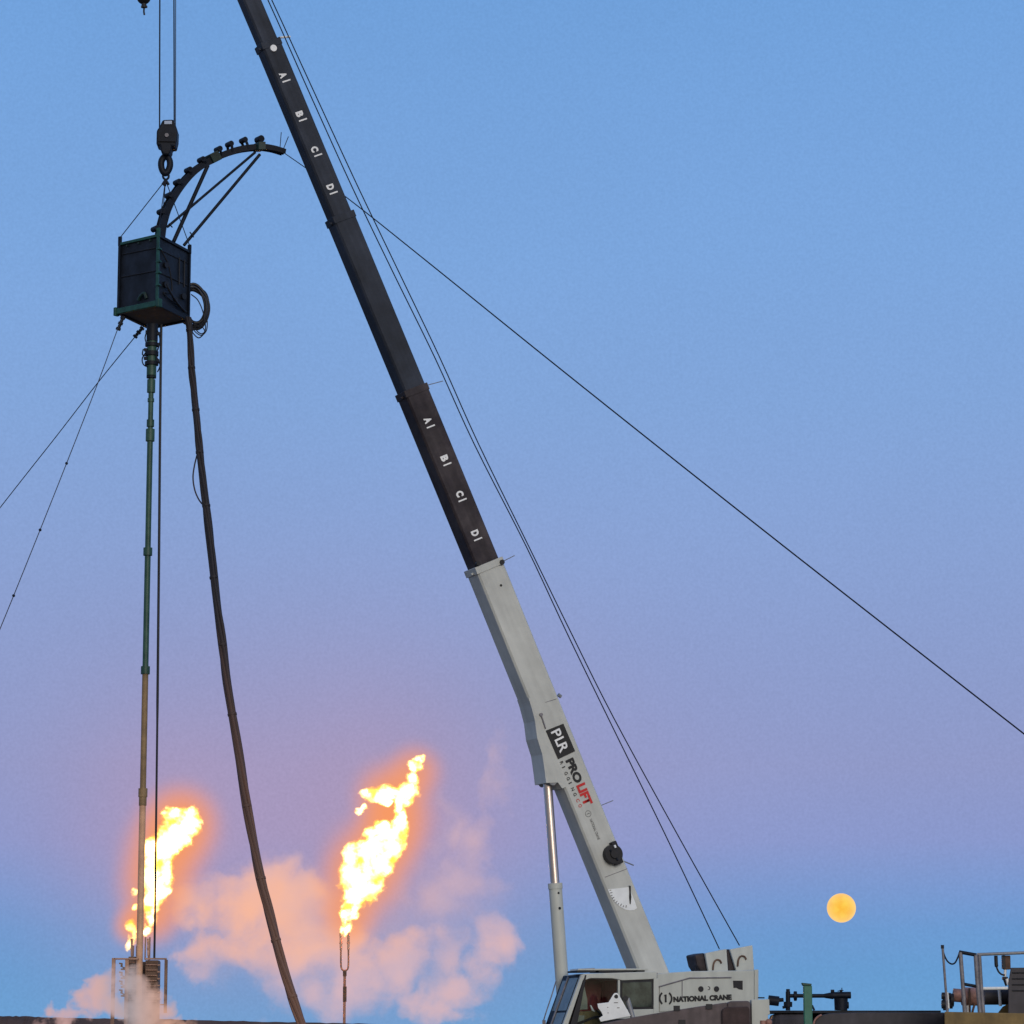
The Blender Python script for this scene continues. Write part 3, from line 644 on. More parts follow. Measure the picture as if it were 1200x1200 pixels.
# four wall panels
for a, b in ((0, 1), (1, 2), (2, 3), (3, 0)):
    bm = B(); d = (q[b] - q[a]).normalized(); nn = d.cross(Z); cc = (q[0] + q[1] + q[2] + q[3]) / 4
    if nn.dot(cc - q[a]) < 0: nn = -nn
    prism(bm, [q[a] + Z * .03, q[b] + Z * .03, q[b] + up - Z * .02, q[a] + up - Z * .02], nn * .02)
    pnl = obj('side_panel', bm, 'navy', ih)
    if a in (0, 3):
        bm = B()
        for t in (.5, .83):
            s0 = q[a] + Z * H * t - nn * .012 + d * .05; s1 = q[b] + Z * H * (t + (.015 if a == 0 else -.02)) - nn * .012 - d * .05
            tube(bm, [s0, s1], .008, 6)
        if a == 3:
            for t in (.3, .62):
                tube(bm, [q[a] + d * .62 * t + Z * H * .45 - nn * .015, q[a] + d * .62 * t + Z * H * .85 - nn * .015], .012, 6)
            tube(bm, smoothpts([q[b] - d * .1 + Z * H * .8 - nn * .02, q[b] - d * .35 + Z * H * .62 - nn * .04, q[b] - d * .5 + Z * H * .3 - nn * .03, q[b] - d * .2 + Z * H * .2 - nn * .03, q[a] + d * .1 + Z * H * .1 - nn * .03]), .014, 6)
        obj_split('panel_rib', bm, 'black', pnl)
bm = B(); prism(bm, [x + Z * .005 for x in q], Z * .025); obj('floor_panel', bm, mat('grimy_floor_panel', (.024, .021, .024, 1), .6, var=.5, scale=4, col2=(.06, .05, .05, 1)), ih)
bm = B(); prism(bm, [x + up - Z * .02 for x in q], Z * .02); obj('roof_panel', bm, 'navy', ih)
pm = {'N': 'green', 'L': 'steeldark', 'R': 'steeldark', 'F': 'steeldark'}
for kx, pb in (('N', Nb), ('L', Lb), ('R', Rb), ('F', Fb)):
    bm = B(); obox(bm, pb + up * .5 + Z * .01, ex, ey, Z, .055, .055, H + .02); 
    if kx == 'N':
        for t in (.28, .46, .62, .8): obox(bm, pb + Z * H * t - ex * .02, ex, ey, Z, .1, .08, .03)
    obj('corner_post', bm, pm[kx], ih, bevel=.006)
    bm = B(); obox(bm, pb + up + Z * (.05 if kx != 'L' else .055), ex, ey, Z, .075, .05, .17); cyl(bm, pb + up + Z * .1 - ey * .03, pb + up + Z * .1 + ey * .03, .03, 10); obj('lifting_lug', bm, 'green' if kx == 'N' else 'steeldark', ih, bevel=.008)
for (a, b), m_ in (((Nb, Lb), 'green'), ((Nb, Rb), 'steeldark'), ((Lb, Fb), 'steeldark'), ((Rb, Fb), 'steeldark')):
    d = (b - a).normalized()
    bm = B(); obox(bm, (a + b) / 2 + Z * .03, d, d.cross(Z), Z, (b - a).length + (.14 if m_ == 'green' else -.06), .07, .1)
    if m_ == 'green':
        for pb in (a - d * .05, b + d * .05): obox(bm, pb + Z * .03, d, d.cross(Z), Z, .06, .1, .15)
    obj('bottom_rail', bm, m_, ih, bevel=.01)
    bm = B(); obox(bm, (a + b) / 2 + up, d, d.cross(Z), Z, (b - a).length - .06, .05, .05); obj('top_rail', bm, 'green' if m_ == 'green' else 'steeldark', ih, bevel=.006)
dN = (Rb - Nb).normalized(); nN = ex * -1
for t, z, r_, l_ in ((.22, .34, .06, .10), (.22, .62, .05, .08), (.80, .30, .055, .08), (.55, .2, .045, .07)):
    q_ = Nb + dN * (Rb - Nb).length * t + Z * H * z
    bm = B(); cyl(bm, q_, q_ - ex * -.0 + nN * l_ * .6, r_, 14); obj('motor_port', bm, 'hoseblack', ih, smooth=True)
bm = B(); tube(bm, smoothpts([Nb + dN * .26 + Z * H * .34 + nN * .05, Nb + dN * .45 + Z * H * .2 + nN * .09, Nb + dN * .75 + Z * H * .12 + nN * .07, Nb + dN * 1.0 + Z * H * .08 + nN * .06]), .02, 8); obj('jumper_hose', bm, 'hoseblack', ih, smooth=True)
dL = (Lb - Nb).normalized()
for t in (.2, .5, .8):
    for z in (.06, .95):
        q_ = Nb + dL * (Lb - Nb).length * t + Z * H * z - ey * .0
        bm = B(); cyl(bm, q_ + ey * .01, q_ - ey * .035, .016, 8); obj('bolt', bm, 'greendark', ih)
bm = B(); q_ = Nb + dL * .25 + Z * H * .12; tube(bm, smoothpts([q_ - ey * .02, q_ + Z * .1 + dL * .05 - ey * .03, q_ + Z * .06 + dL * .15 - ey * .03, q_ + dL * .2 - ey * .02]), .03, 8); obj('grease_hose', bm, 'greendark', ih, smooth=True)
# gooseneck arch: rises from the box and bends away from it
YG0, YG1 = 54.2, 55.6
gpx = [(187.5, 277), (190, 262), (196.5, 242), (209, 221), (224.5, 203), (242, 190.5), (260, 182), (281, 175.3), (304, 172.8), (319, 174.5), (332.5, 178.5)]
gp = smoothpts(pix(gpx, YG0, YG1), 6)
sidev = (gp[-1] - gp[0]); sidev.z = 0; sidev = sidev.normalized(); gs = sidev.cross(Z).normalized()
bm = B()
for off in (-.07, .07):
    prev_ = None
    for i in range(len(gp)):
        t = (gp[min(i + 1, len(gp) - 1)] - gp[max(i - 1, 0)]).normalized(); r_ = t.cross(gs).normalized(); hh = (.135 - .045 * i / len(gp)) / 2
        cur = [bm.verts.new(gp[i] + gs * (off + a) + r_ * b) for a, b in ((-.009, -hh), (.009, -hh), (.009, hh), (-.009, hh))]
        if prev_:
            for k in range(4): bm.faces.new((prev_[k], prev_[(k + 1) % 4], cur[(k + 1) % 4], cur[k]))
        else: bm.faces.new(cur)
        prev_ = cur
    bm.faces.new(prev_[::-1])
obj_split('cheek_plate', bm, 'steeldark', ih); bm = B()
tube(bm, gp, .05, 8)
gn = obj('gooseneck', bm, 'steeldark', ih)
bm = B(); tube(bm, [p_ + (Z * .03 if i > 20 else Z * 0) for i, p_ in enumerate(gp[20:])], .03, 8); obj('coiled_tube', bm, 'greendark', gn, smooth=True)
rl = [(183.8, 269), (190, 249.5), (198.6, 231), (209, 215), (222, 200.6), (237, 189), (256, 177.2), (270, 171), (286, 166.6), (304, 165.6)]
for i, (a, b) in enumerate(rl):
    c_ = P(a, b, YG0 + (YG1 - YG0) * i / 10.5); rr = .05 if i < 9 else .062
    jj = min(range(len(gp)), key=lambda k: (gp[k] - c_).length); c_ = c_ + (c_ - gp[jj]).normalized() * .035
    bm = B(); cyl(bm, c_ - gs * .08, c_ + gs * .08, rr, 16)
    j = min(range(len(gp)), key=lambda k: (gp[k] - c_).length)
    for sg in (-.075, .075): obox(bm, (c_ + gp[j]) / 2 + gs * sg, (gp[j] - c_).normalized(), (gp[j] - c_).normalized().cross(gs), gs, (gp[j] - c_).length + .04, .05, .015)
    obj('roller', bm, 'steeldark', gn, origin=c_)
bm = B(); c_ = P(250, 185, YG0 + .75); t = (P(258, 181, YG0 + .75) - c_).normalized(); obox(bm, c_, t, t.cross(gs), gs, .17, .2, .2); obox(bm, P(304, 172, YG1 - .3), X, Z, gs, .13, .15, .2); obj_split('clamp', bm, 'greendark', gn, bevel=.01)
for (a, b), (c2, d2), ya, yb2, r_ in (((243.5, 194), (203.5, 283), YG0 + .7, 54.4, .036), ((299, 178.5), (196, 266), YG1 - .35, 54.25, .024), ((304.5, 181), (215.5, 287.5), YG1 - .3, 54.6, .028)):
    bm = B(); cyl(bm, P(a, b, ya), P(c2, d2, yb2), r_, 12)
    if r_ == .028: tube(bm, [P(222.5, 272, yb2), P(227, 278, yb2)], .012, 6)
    if r_ == .024: tube(bm, [P(198, 262, yb2), P(202, 266.5, yb2)], .012, 6)
    obj('strut', bm, 'steeldark', ih, smooth=True)
for (a, b), (c2, d2) in (((329.6, 155), (328, 175)), ((338, 160), (331.6, 176))):
    bm = B(); cyl(bm, P(a, b, YG1), P(c2, d2, YG1), .008, 6); obj('antenna_rod', bm, 'guy', gn)
# side opening box detail and hose coil at the right corner
for k in range(6):
    c_ = P(228.0 + random.uniform(-1, 1.6), 360 + random.uniform(-1.5, 2.5), 55.0 + .04 * k); r_ = .185 + .012 * k; ph = random.uniform(0, 6.3)
    ring_ = [c_ + X * math.cos(t) * r_ * (1 + .05 * math.sin(2 * t + ph)) + Z * math.sin(t) * r_ * 1.6 * (1 + .10 * math.cos(t * 2 + ph)) + yv * .07 * math.sin(t + ph) for t in [2 * math.pi * i / 40 for i in range(40)]]
    bm = B(); tube(bm, ring_, .028 if k % 3 else .016, 8, closed=True); obj('hose_loop', bm, 'hoseblack', ih, smooth=True)
for lp in (((224, 345), (232, 352), (238, 366), (240, 380)), ((226, 376), (231, 388), (238, 391), (241, 383), (238, 372)), ((221, 380), (226, 390), (233, 396), (240, 390))):
    bm = B(); tube(bm, smoothpts([P(a, b, 54.6) for a, b in lp]), .011, 6); obj('thin_hose', bm, 'hoseblack', ih, smooth=True)
for lp in (((222, 378), (228, 388), (236, 393), (242, 387), (243, 376)), ((223, 372), (232, 383), (239, 381), (244, 370)), ((226, 385), (233, 379), (240, 388), (237, 391))):
    bm = B(); tube(bm, smoothpts([P(a, b, 54.5) for a, b in lp]), .010, 6); obj('thin_hose', bm, 'hoseblack', ih, smooth=True)
# sling legs
apex = P(194, 211, hookY)
for e in (Lb + up + Z * .12, Nb + up + Z * .1, P(189.5, 268, 54.6), Rb + up + Z * .12):
    bm = B(); tube(bm, [apex, e], .0085, 6); obj('sling_leg', bm, 'rope', sl)
bm = B()
for a, b, c2, d2 in ((194, 211, 190.5, 216.5), (194, 211, 197.5, 216.5), (194, 211, 193, 218)): cyl(bm, P(a, b, hookY), P(c2, d2, hookY), .026, 8)
obj_split('ferrule', bm, 'steeldark', sl, smooth=True)

# ------------------------------------------------------------------ riser pipe
YR = 54.35
rx = lambda y: 178.6 - (y - 382) * 16.6 / 815.0
rp_ = thing('riser_pipe', Vector((P(rx(1180), 1180, YR).x, YR, 0)), 'long vertical pipe, green above and tan below, under the dark box', 'pipe')
def seg(name, y0, y1, r, m, seg_=20, **k):
    bm = B(); cyl(bm, P(rx(y0), y0, YR), P(rx(y1), y1, YR), r, seg_, **k); return obj(name, bm, m, rp_, smooth=True)
seg('joint', 508, 647, .050, 'pipegreen'); seg('joint', 647, 786, .052, 'pipegreen'); seg('joint', 786, 929, .053, 'pipetan'); seg('joint', 929, 1175, .056, mat('glow_tinted_pale_pipe', (.66, .38, .23, 1), .6, var=.2, scale=4))  # lowest visible joint painted peach for the flare bloom
bm = B(); cyl(bm, P(rx(1175), 1175, YR), Vector((P(rx(1175), 1175, YR).x, YR, 0)), .056, 20); obj('joint', bm, 'pipetan', rp_, smooth=True)
seg('stem', 440, 512, .045, 'pipegreen')
for y0, y1, r_, m_ in ((380, 400, .10, 'steeldark'), (396, 442, .085, 'pipegreen'), (402, 406, .12, 'steeldark'), (412, 417, .118, 'steeldark'), (424, 428, .12, 'steeldark'), (440, 443, .085, 'steeldark'), (445, 460, .072, 'pipegreen'), (467, 471, .058, 'pipegreen'), (492, 500, .066, 'pipegreen'), (503, 517, .078, 'pipegreen'), (642, 651, .078, 'pipegreen'), (781, 790, .078, 'pipegreen'), (924, 934, .078, 'pipetan'), (934, 944, .066, 'pipetan')):
    seg('coupling', y0, y1, r_, m_)
for lp in (((173, 386), (170, 396), (172.5, 404)), ((184.5, 387), (187.5, 398), (185, 410)), ((171.5, 412), (166.8, 420), (168, 427), (173, 430)), ((183.5, 418), (187.5, 428), (184.5, 436)), ((172, 417), (167, 415.5), (168, 409)), ((185, 408), (183, 420), (186, 426))):
    bm = B(); tube(bm, smoothpts([P(a, b, YR - .05) for a, b in lp]), .012, 6); obj('bleed_line', bm, 'steeldark', rp_, smooth=True)
bm = B()
for a, b in ((170.6, 420), (184.6, 422.6), (170.8, 410), (184.8, 404), (172.6, 389), (185.4, 391)):
    obox(bm, P(a, b, YR - .03), X, Z, yv, .06, .055, .06)
obj_split('valve_block', bm, 'steeldark', rp_, bevel=.008)
# control line hanging beside it
bm = B(); tube(bm, smoothpts(pix([(189, 380), (188.2, 440), (187.4, 520), (186.4, 640), (185.4, 740), (184.3, 850), (183.2, 940), (181.8, 1060), (180.8, 1124)], 54.6, 54.9), 4) , [.023] * 20 + [.019] * 13, 8)
tag(obj('control_line', bm, 'hoseblack', None, origin=P(180.8, 1124, 54.9), smooth=True), 'thin dark control line hanging straight down just right of the pipe', 'cable')
# hose bundle
hpx = [(220.5, 372), (222.5, 392), (224, 425), (227, 455), (231, 497), (234, 530), (239.5, 575), (245, 622), (252, 690), (259.5, 745), (266.5, 801), (276.5, 864), (289.5, 945), (301, 1008), (313, 1060), (326, 1112), (340, 1160), (354, 1202), (380, 1275)]
hp = smoothpts(pix(hpx, 54.5, 52.0), 5)
hu = thing('hose_bundle', Vector((hp[-1].x, hp[-1].y, 0)), 'thick dark hose bundle sweeping down from the box to the ground', 'hose')
ext = hp + [hp[-1] + Vector((.35, -.3, -.6)), Vector((hp[-1].x + .9, hp[-1].y - .8, .12)), Vector((hp[-1].x + 2.2, hp[-1].y - 1.6, .1))]
for k in range(5):
    bm = B(); a0 = k * 2 * math.pi / 5
    pts = []
    for i, q in enumerate(ext):
        rad = .030 + .012 * min(1, i / 60); t = a0 + i * .16
        pts.append(q + X * math.cos(t) * rad + yv * math.sin(t) * rad + X * .006 * math.sin(i * .7 + k * 2))
    tube(bm, pts, [.026 + .014 * min(1, i / 70) for i in range(len(pts))], 8); obj('hose', bm, 'hosefade' if k != 2 else 'hosefade2', hu, smooth=True)
bm = B(); tube(bm, smoothpts(pix([(232.5, 527), (228, 545), (226.2, 560), (228.5, 575), (234, 587), (240.5, 594)], 54.1, 54.0)), .013, 8); obj('slack_hose', bm, 'hose', hu, smooth=True)
bm = B()
for i in range(4, 88, 7):
    t = (ext[i + 1] - ext[i]).normalized(); cyl(bm, ext[i] - t * .02, ext[i] + t * .02, .062 + .022 * min(1, i / 70), 12)
obj_split('hose_tie', bm, 'hosefade', hu, smooth=True)

# ------------------------------------------------------------------ guy wires
def guy(name, px, Y0, Y1, r, label, knots=(), turn=None):
    pts = to_ground(smoothpts(pix(px, Y0, Y1), 4))
    t = thing(name, pts[-1], label, 'guy wire', 'guy wires of the hanging box')
    bm = B(); tube(bm, pts, r if Y1 < 70 else [.0075 + .011 * min(1, i / 20) for i in range(len(pts))], 6); obj('wire', bm, 'guy' if r < .0085 else 'rope', t, smooth=True)
    L_ = math.hypot(px[-1][0] - px[0][0], px[-1][1] - px[0][1])
    for kx, ky in knots:
        j = min(range(len(pts)), key=lambda i: abs(pts[i].z - P(kx, ky, Y0 + (Y1 - Y0) * math.hypot(kx - px[0][0], ky - px[0][1]) / L_).z))
        bm = B(); bmesh.ops.create_uvsphere(bm, u_segments=10, v_segments=6, radius=.026, matrix=Matrix.Translation(pts[j])); obj('clip', bm, 'steeldark', t, smooth=True)
    if turn:
        a, b = P(*turn[0], Y0), P(*turn[1], Y0)
        bm = B()
        for i in range(5):
            c_ = a + (b - a) * (i + .5) / 5; d = (b - a) / 5
            cyl(bm, c_ - d * .42, c_ + d * .42, .030 if i % 2 else .045, 8)
        obj('turnbuckle', bm, 'steeldark', t, smooth=True)
    return t
guy('guy_wire', [(144, 371), (137, 388), (115, 448), (78, 543), (47, 621), (16, 698), (0, 737)], 54.3, 51.5, .0078, 'steeper left guy wire with dark clips along it', ((78, 543), (47, 621), (16, 698)), ((144.5, 371), (138, 387)))
guy('guy_wire', [(168, 383), (158, 395), (115, 448), (67, 510), (33, 553), (0, 595)], 54.9, 58.5, .0088, 'flatter left guy wire without clips', (), ((167.5, 383.5), (157.5, 395.5)))
guy('guy_wire', [(332, 178.5), (405, 230.5), (500, 306), (680, 451), (920, 641.3), (1200, 860)], 55.6, 74, .0145, 'long dark tag line crossing the right half of the sky', ())

# ------------------------------------------------------------------ wellhead frame at lower left
YW = 54.35
wf_ = thing('wellhead_frame', Vector((P(163, 1200, YW).x, YW + .3, 0)), 'brown steel frame with ladder rungs round the pipe foot, veiled in steam', 'frame')
def wbar(name, x0, y0, x1, y1, Y, dep, m, ground=False):
    a = P(x0, y0, Y); b = P(x1, y1, Y); bm = B()
    z0 = 0 if ground else b.z
    box(bm, a.x, Y, z0, b.x, Y + dep, a.z); return obj(name, bm, m, wf_, bevel=.006)
wbar('post', 131, 1122.5, 133.6, 1200, YW - .1, .05, 'frame', True)
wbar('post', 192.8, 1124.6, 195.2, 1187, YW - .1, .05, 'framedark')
wbar('post', 146.6, 1124.6, 149.4, 1200, YW - .08, .05, 'frame', True)
wbar('top_bar', 133.7, 1122.6, 162.5, 1124.6, YW - .1, .05, 'frame'); wbar('top_bar', 170, 1122.6, 195.2, 1124.5, YW - .1, .05, 'frame')
wbar('brace', 186, 1176.6, 192.6, 1178, YW - .09, .03, 'frame')
for i in range(4):
    y = 1128 + i * 10.4
    bm = B(); prism(bm, [P(a, b, YW - .09) for a, b in ((139.5, y), (143.5, y + .5), (143.5, y + 4.6), (146.4, y + 5.5), (146.4, y + 8.8), (141.5, y + 8.8), (141.5, y + 7), (144.8, y + 6.6), (140.8, y + 4.6), (141.8, y + 2.2), (139.5, y + 1.8))], yv * .03); obj('rung', bm, 'framedark', wf_)
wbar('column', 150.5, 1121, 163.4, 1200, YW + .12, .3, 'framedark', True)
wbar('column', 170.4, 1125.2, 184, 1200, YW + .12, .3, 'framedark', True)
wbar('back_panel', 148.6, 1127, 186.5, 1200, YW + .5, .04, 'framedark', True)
for i in range(8):
    wbar('grating_bar', 150.6, 1127 + i * 6.2, 163.2, 1128.3 + i * 6.2, YW + .07, .04, 'frame'); wbar('grating_bar', 170.6, 1130 + i * 6.2, 183.8, 1131.2 + i * 6.2, YW + .07, .04, 'frame')
for i in range(6):
    wbar('step', 184.2, 1130 + i * 8, 187.6, 1131.8 + i * 8, YW + .0, .05, 'frame')
for x in (155.5, 160.5): wbar('stub_pipe', x - 1.2, 1108, x + 1.2, 1120.8, YW + .2, .04, 'frame')
for x in (170.2, 175.4): wbar('stub_pipe', x - .6, 1098, x + .6, 1125, YW + .2, .02, 'frame')

# ------------------------------------------------------------------ flare stacks
YF = 128.0
def stack(px, fork, tipL, tipR, ytop, label):
    b = P(px, fork, YF)
    t = thing('flare_stack', Vector((b.x, YF, 0)), label, 'flare', 'gas flare stacks')
    bm = B(); cyl(bm, Vector((b.x, YF, 0)), b, .055, 14); cyl(bm, Vector((b.x, YF, .0)), Vector((b.x, YF, .3)), .3, 16)
    obj('riser', bm, 'flarepipe', t, smooth=True)
    bm = B(); c_ = P(px, fork + 28, YF); cyl(bm, c_ - Z * .3, c_ + Z * .3, .075, 14); c_ = P(px, fork + 4, YF); cyl(bm, c_ - Z * .1, c_ + Z * .1, .075, 14); obj_split('coupling', bm, 'rust', t, smooth=True)
    bm = B(); tube(bm, smoothpts([P(tipL, ytop + 14, YF), P(tipL, fork - 8, YF), P((tipL + px) / 2 - 1.2, fork - 1.5, YF), P(px, fork + .5, YF), P((tipR + px) / 2 + 1.2, fork - 1.5, YF), P(tipR, fork - 8, YF), P(tipR, ytop + 14, YF)], 5), .036, 10); obj('fork', bm, 'flarepipe', t, smooth=True)
    for x in (tipL, tipR):
        bm = B(); cyl(bm, P(x, ytop + 16, YF), P(x, ytop + 2, YF), .05, 14); cyl(bm, P(x, ytop + 9, YF), P(x, ytop + 7, YF), .065, 14); cyl(bm, P(x, ytop + 3, YF), P(x, ytop - 4, YF), .05, 14, r2=.065); obj('burner_tip', bm, 'tipsteel', t, smooth=True)
    return t
stack(404, 1137, 399.5, 408.3, 1097, 'slim forked flare stack standing alone, its flame leaning right')
stack(164, 1150, 154.5, 174, 1104, 'forked flare stack hidden behind the brown steel frame and pipe')

# ------------------------------------------------------------------ volumes: flames and smoke
def blobs_mesh(bl, voxel, inflate=1.0):
    bm = B()
    for c_, rx_, ry_, rz_ in bl:
        bmesh.ops.create_icosphere(bm, subdivisions=3, radius=1, matrix=Matrix.Translation(c_) @ Matrix.Diagonal((rx_ * inflate, ry_ * inflate, rz_ * inflate, 1)))
    me = bpy.data.meshes.new('h'); bm.to_mesh(me); bm.free()
    o = bpy.data.objects.new('h', me); C.objects.link(o)
    m = o.modifiers.new('r', 'REMESH'); m.mode = 'VOXEL'; m.voxel_size = voxel
    dg = bpy.context.evaluated_depsgraph_get(); dg.update()
    m2 = bpy.data.meshes.new_from_object(o.evaluated_get(dg)); bm = B(); bm.from_mesh(m2)
    bpy.data.objects.remove(o); bpy.data.meshes.remove(me); bpy.data.meshes.remove(m2)
    return bm
class NG:                        # small helper to write node maths
    def __init__(s, name):
        s.m = bpy.data.materials.new(name); s.m.use_nodes = True; s.nt = s.m.node_tree
        s.nt.nodes.remove(s.nt.nodes['Principled BSDF']); s.out = s.nt.nodes['Material Output']
        s.tc = s.nt.nodes.new('ShaderNodeTexCoord'); s.pos = s.tc.outputs['Object']
    def n(s, t): return s.nt.nodes.new(t)
    def l(s, a, b): s.nt.links.new(a, b)
    def math(s, op, a, b=None, c=None, clamp=False):
        k = s.n('ShaderNodeMath'); k.operation = op; k.use_clamp = clamp
        for i, x in enumerate((a, b, c)):
            if x is None: continue
            if isinstance(x, (int, float)): k.inputs[i].default_value = x
            else: s.l(x, k.inputs[i])
        return k.outputs[0]
    def vmath(s, op, a, b=None):
        k = s.n('ShaderNodeVectorMath'); k.operation = op
        for i, x in enumerate((a, b)):
            if x is None: continue
            if isinstance(x, (tuple, Vector)): k.inputs[i].default_value = x
            else: s.l(x, k.inputs[i])
        return k
    def noise(s, vec, scale, detail, rough=.6, dist=0):
        k = s.n('ShaderNodeTexNoise'); k.inputs['Scale'].default_value = scale; k.inputs['Detail'].default_value = detail; k.inputs['Roughness'].default_value = rough; k.inputs['Distortion'].default_value = dist
        s.l(vec, k.inputs['Vector']); return k
    def ell(s, vec, c_, r):      # 1 - |(p-c)/r|^2
        a = s.vmath('SUBTRACT', vec, c_).outputs[0]; b = s.vmath('MULTIPLY', a, (1 / r[0], 1 / r[1], 1 / r[2])).outputs[0]
        d = s.vmath('DOT_PRODUCT', b, b).outputs['Value']
        return s.math('SUBTRACT', 1.0, d)
    def field(s, vec, bl, org, op='MAXIMUM'):
        f = None
        for c_, rx_, ry_, rz_ in bl:
            e = s.ell(vec, tuple(Vector(c_) - org), (rx_, ry_, rz_))
            f = e if f is None else s.math(op, f, e)
        return f
def warp(g_, scale, amt, detail=3):
    nz = g_.noise(g_.pos, scale, detail, .6); a = g_.vmath('SUBTRACT', nz.outputs['Color'], (.5, .5, .5)).outputs[0]
    k = g_.n('ShaderNodeVectorMath'); k.operation = 'SCALE'; k.inputs['Scale'].default_value = amt; g_.l(a, k.inputs[0])
    return g_.vmath('ADD', g_.pos, k.outputs[0]).outputs[0]

def pblob(lst, Y, yr, inf=1.0):
    out = []
    for px, py, rx_, ry_ in lst:
        c_ = P(px, py, Y); k = mpp(c_) * inf; out.append((c_, rx_ * k, min(rx_, ry_) * k * yr, ry_ * k))
    return out
def flame(name, lst, label, seedoff, core=55.0, Y=YF):
    bl = pblob(lst, Y, .8, 1.14)
    org = min((b[0] for b in bl), key=lambda q: q.z).copy()
    g_ = NG('burning_gas'); wv = warp(g_, 1.0, .9, 5)
    f = g_.field(wv, bl, org)
    nz = g_.noise(g_.pos, 2.6, 4, .6).outputs['Fac']
    nzb = g_.noise(g_.pos, 6.5, 3, .6).outputs['Fac']
    f2 = g_.math('ADD', f, g_.math('ADD', g_.math('MULTIPLY', g_.math('SUBTRACT', nz, .5), 1.1), g_.math('MULTIPLY', g_.math('SUBTRACT', nzb, .5), .9)))
    d = g_.math('MULTIPLY', g_.math('SUBTRACT', f2, -.04), 1.25, clamp=True)
    nzc = g_.noise(g_.pos, 1.7, 3, .6).outputs['Fac']
    hot = g_.math('ADD', g_.math('MULTIPLY', g_.math('SUBTRACT', nzc, .41), 5.0, clamp=True), .035)
    d2 = g_.math('MULTIPLY', g_.math('POWER', d, 2.6), hot)
    e1 = g_.n('ShaderNodeEmission'); e1.inputs[0].default_value = (1, .44, .02, 1); g_.l(g_.math('MULTIPLY', d, 7.0), e1.inputs[1])
    e2 = g_.n('ShaderNodeEmission'); e2.inputs[0].default_value = (1, .80, .40, 1); g_.l(g_.math('MULTIPLY', d2, core), e2.inputs[1])
    ab = g_.n('ShaderNodeVolumeAbsorption'); ab.inputs[0].default_value = (.98, .75, .1, 1); g_.l(g_.math('MULTIPLY', d, 5.0), ab.inputs[1])
    ad = g_.n('ShaderNodeAddShader'); g_.l(e1.outputs[0], ad.inputs[0]); g_.l(e2.outputs[0], ad.inputs[1])
    ad2 = g_.n('ShaderNodeAddShader'); g_.l(ad.outputs[0], ad2.inputs[0]); g_.l(ab.outputs[0], ad2.inputs[1]); g_.l(ad2.outputs[0], g_.out.inputs['Volume'])
    g_.m.cycles.volume_step_rate = .12
    bm = blobs_mesh([(c_, a + .22, b + .2, e + .22) for c_, a, b, e in bl], .12)
    return tag(obj(name, bm, g_.m, None, origin=org), label, 'flame', 'burning gas flames')
fl1 = [(173, 1090, 5, 6), (176, 1076, 6, 10), (177, 1056, 11, 20), (183, 1038, 15, 22), (186, 1015, 17, 24), (187, 998, 19, 18), (200, 984, 17, 20), (210, 966, 20, 18), (220, 964, 14, 16), (202, 956, 14, 10), (194, 1045, 5, 8), (212, 985, 12, 12), (193, 1025, 10, 16)]
fl1b = [(154, 1087, 7, 8), (157, 1096, 4, 7), (156.5, 1063, 4.2, 6), (158, 1045, 3.2, 5), (153.5, 1104, 5, 8)]
fl2 = [(402, 1086, 4.5, 8), (408.5, 1087, 4.5, 8), (405, 1074, 8, 9), (412, 1064, 10, 12), (416, 1045, 15, 20), (424, 1020, 22, 22), (437, 1010, 22, 17), (416, 1005, 14, 16), (449, 1012, 12, 12), (458, 985, 16, 18), (468, 972, 11, 20), (450, 970, 10, 10), (440, 974, 7, 7), (467, 948, 7, 13), (478, 928, 13, 12), (463, 931, 14, 7), (444, 931, 13, 9), (452, 940, 7, 6), (484, 915, 8, 9), (488, 899, 8, 8), (492, 888, 6, 6), (420, 951, 4, 4.5), (425, 946, 3.5, 3.5), (443, 965, 5, 5), (440, 1002, 26, 22), (424, 1032, 23, 24), (455, 992, 18, 20), (432, 932, 12, 8), (452, 929, 16, 9), (474, 934, 13, 12), (433, 975, 9, 9), (468, 958, 8, 14)]
flame('gas_flame', fl1, 'bright yellow white flame rising just right of the vertical pipe', 1)
flame('gas_flame', fl1b, 'small yellow flame patches just left of the vertical pipe', 3, 20.0, YF + .1)
flame('gas_flame', fl2, 'tall bright flame breaking into tongues above the slim forked stack', 2)

# smoke bank behind the flames, their light on it put in as emission
YS = 134.0
sm_ = [(228, 1062, 44, 26), (290, 1058, 46, 42), (345, 1062, 50, 48), (268, 1108, 56, 24), (235, 1122, 34, 18), (330, 1112, 56, 46), (385, 1108, 44, 52), (415, 1150, 62, 44), (465, 1124, 42, 28), (512, 1118, 30, 32), (500, 1160, 44, 26), (576, 1106, 30, 38), (548, 1156, 34, 26), (372, 1175, 50, 34), (325, 1170, 30, 30), (530, 1185, 40, 16)]
wi_ = [(582, 880, 14, 36), (574, 915, 22, 34), (590, 925, 18, 22), (540, 1030, 62, 34), (530, 975, 30, 52), (508, 1050, 46, 40), (560, 985, 26, 44), (300, 1015, 34, 22), (240, 1035, 40, 20)]
sm_ = [(a, b, c * 1.14, d * 1.16) for a, b, c, d in sm_] 
sb = pblob(sm_, YS, 1.1); veil = pblob([(380, 1090, 210, 85), (500, 1060, 110, 80)], YS, .35); wb_ = pblob(wi_, YS, 1.0)
halo = []  # flame bloom added as glowing haze behind each flame
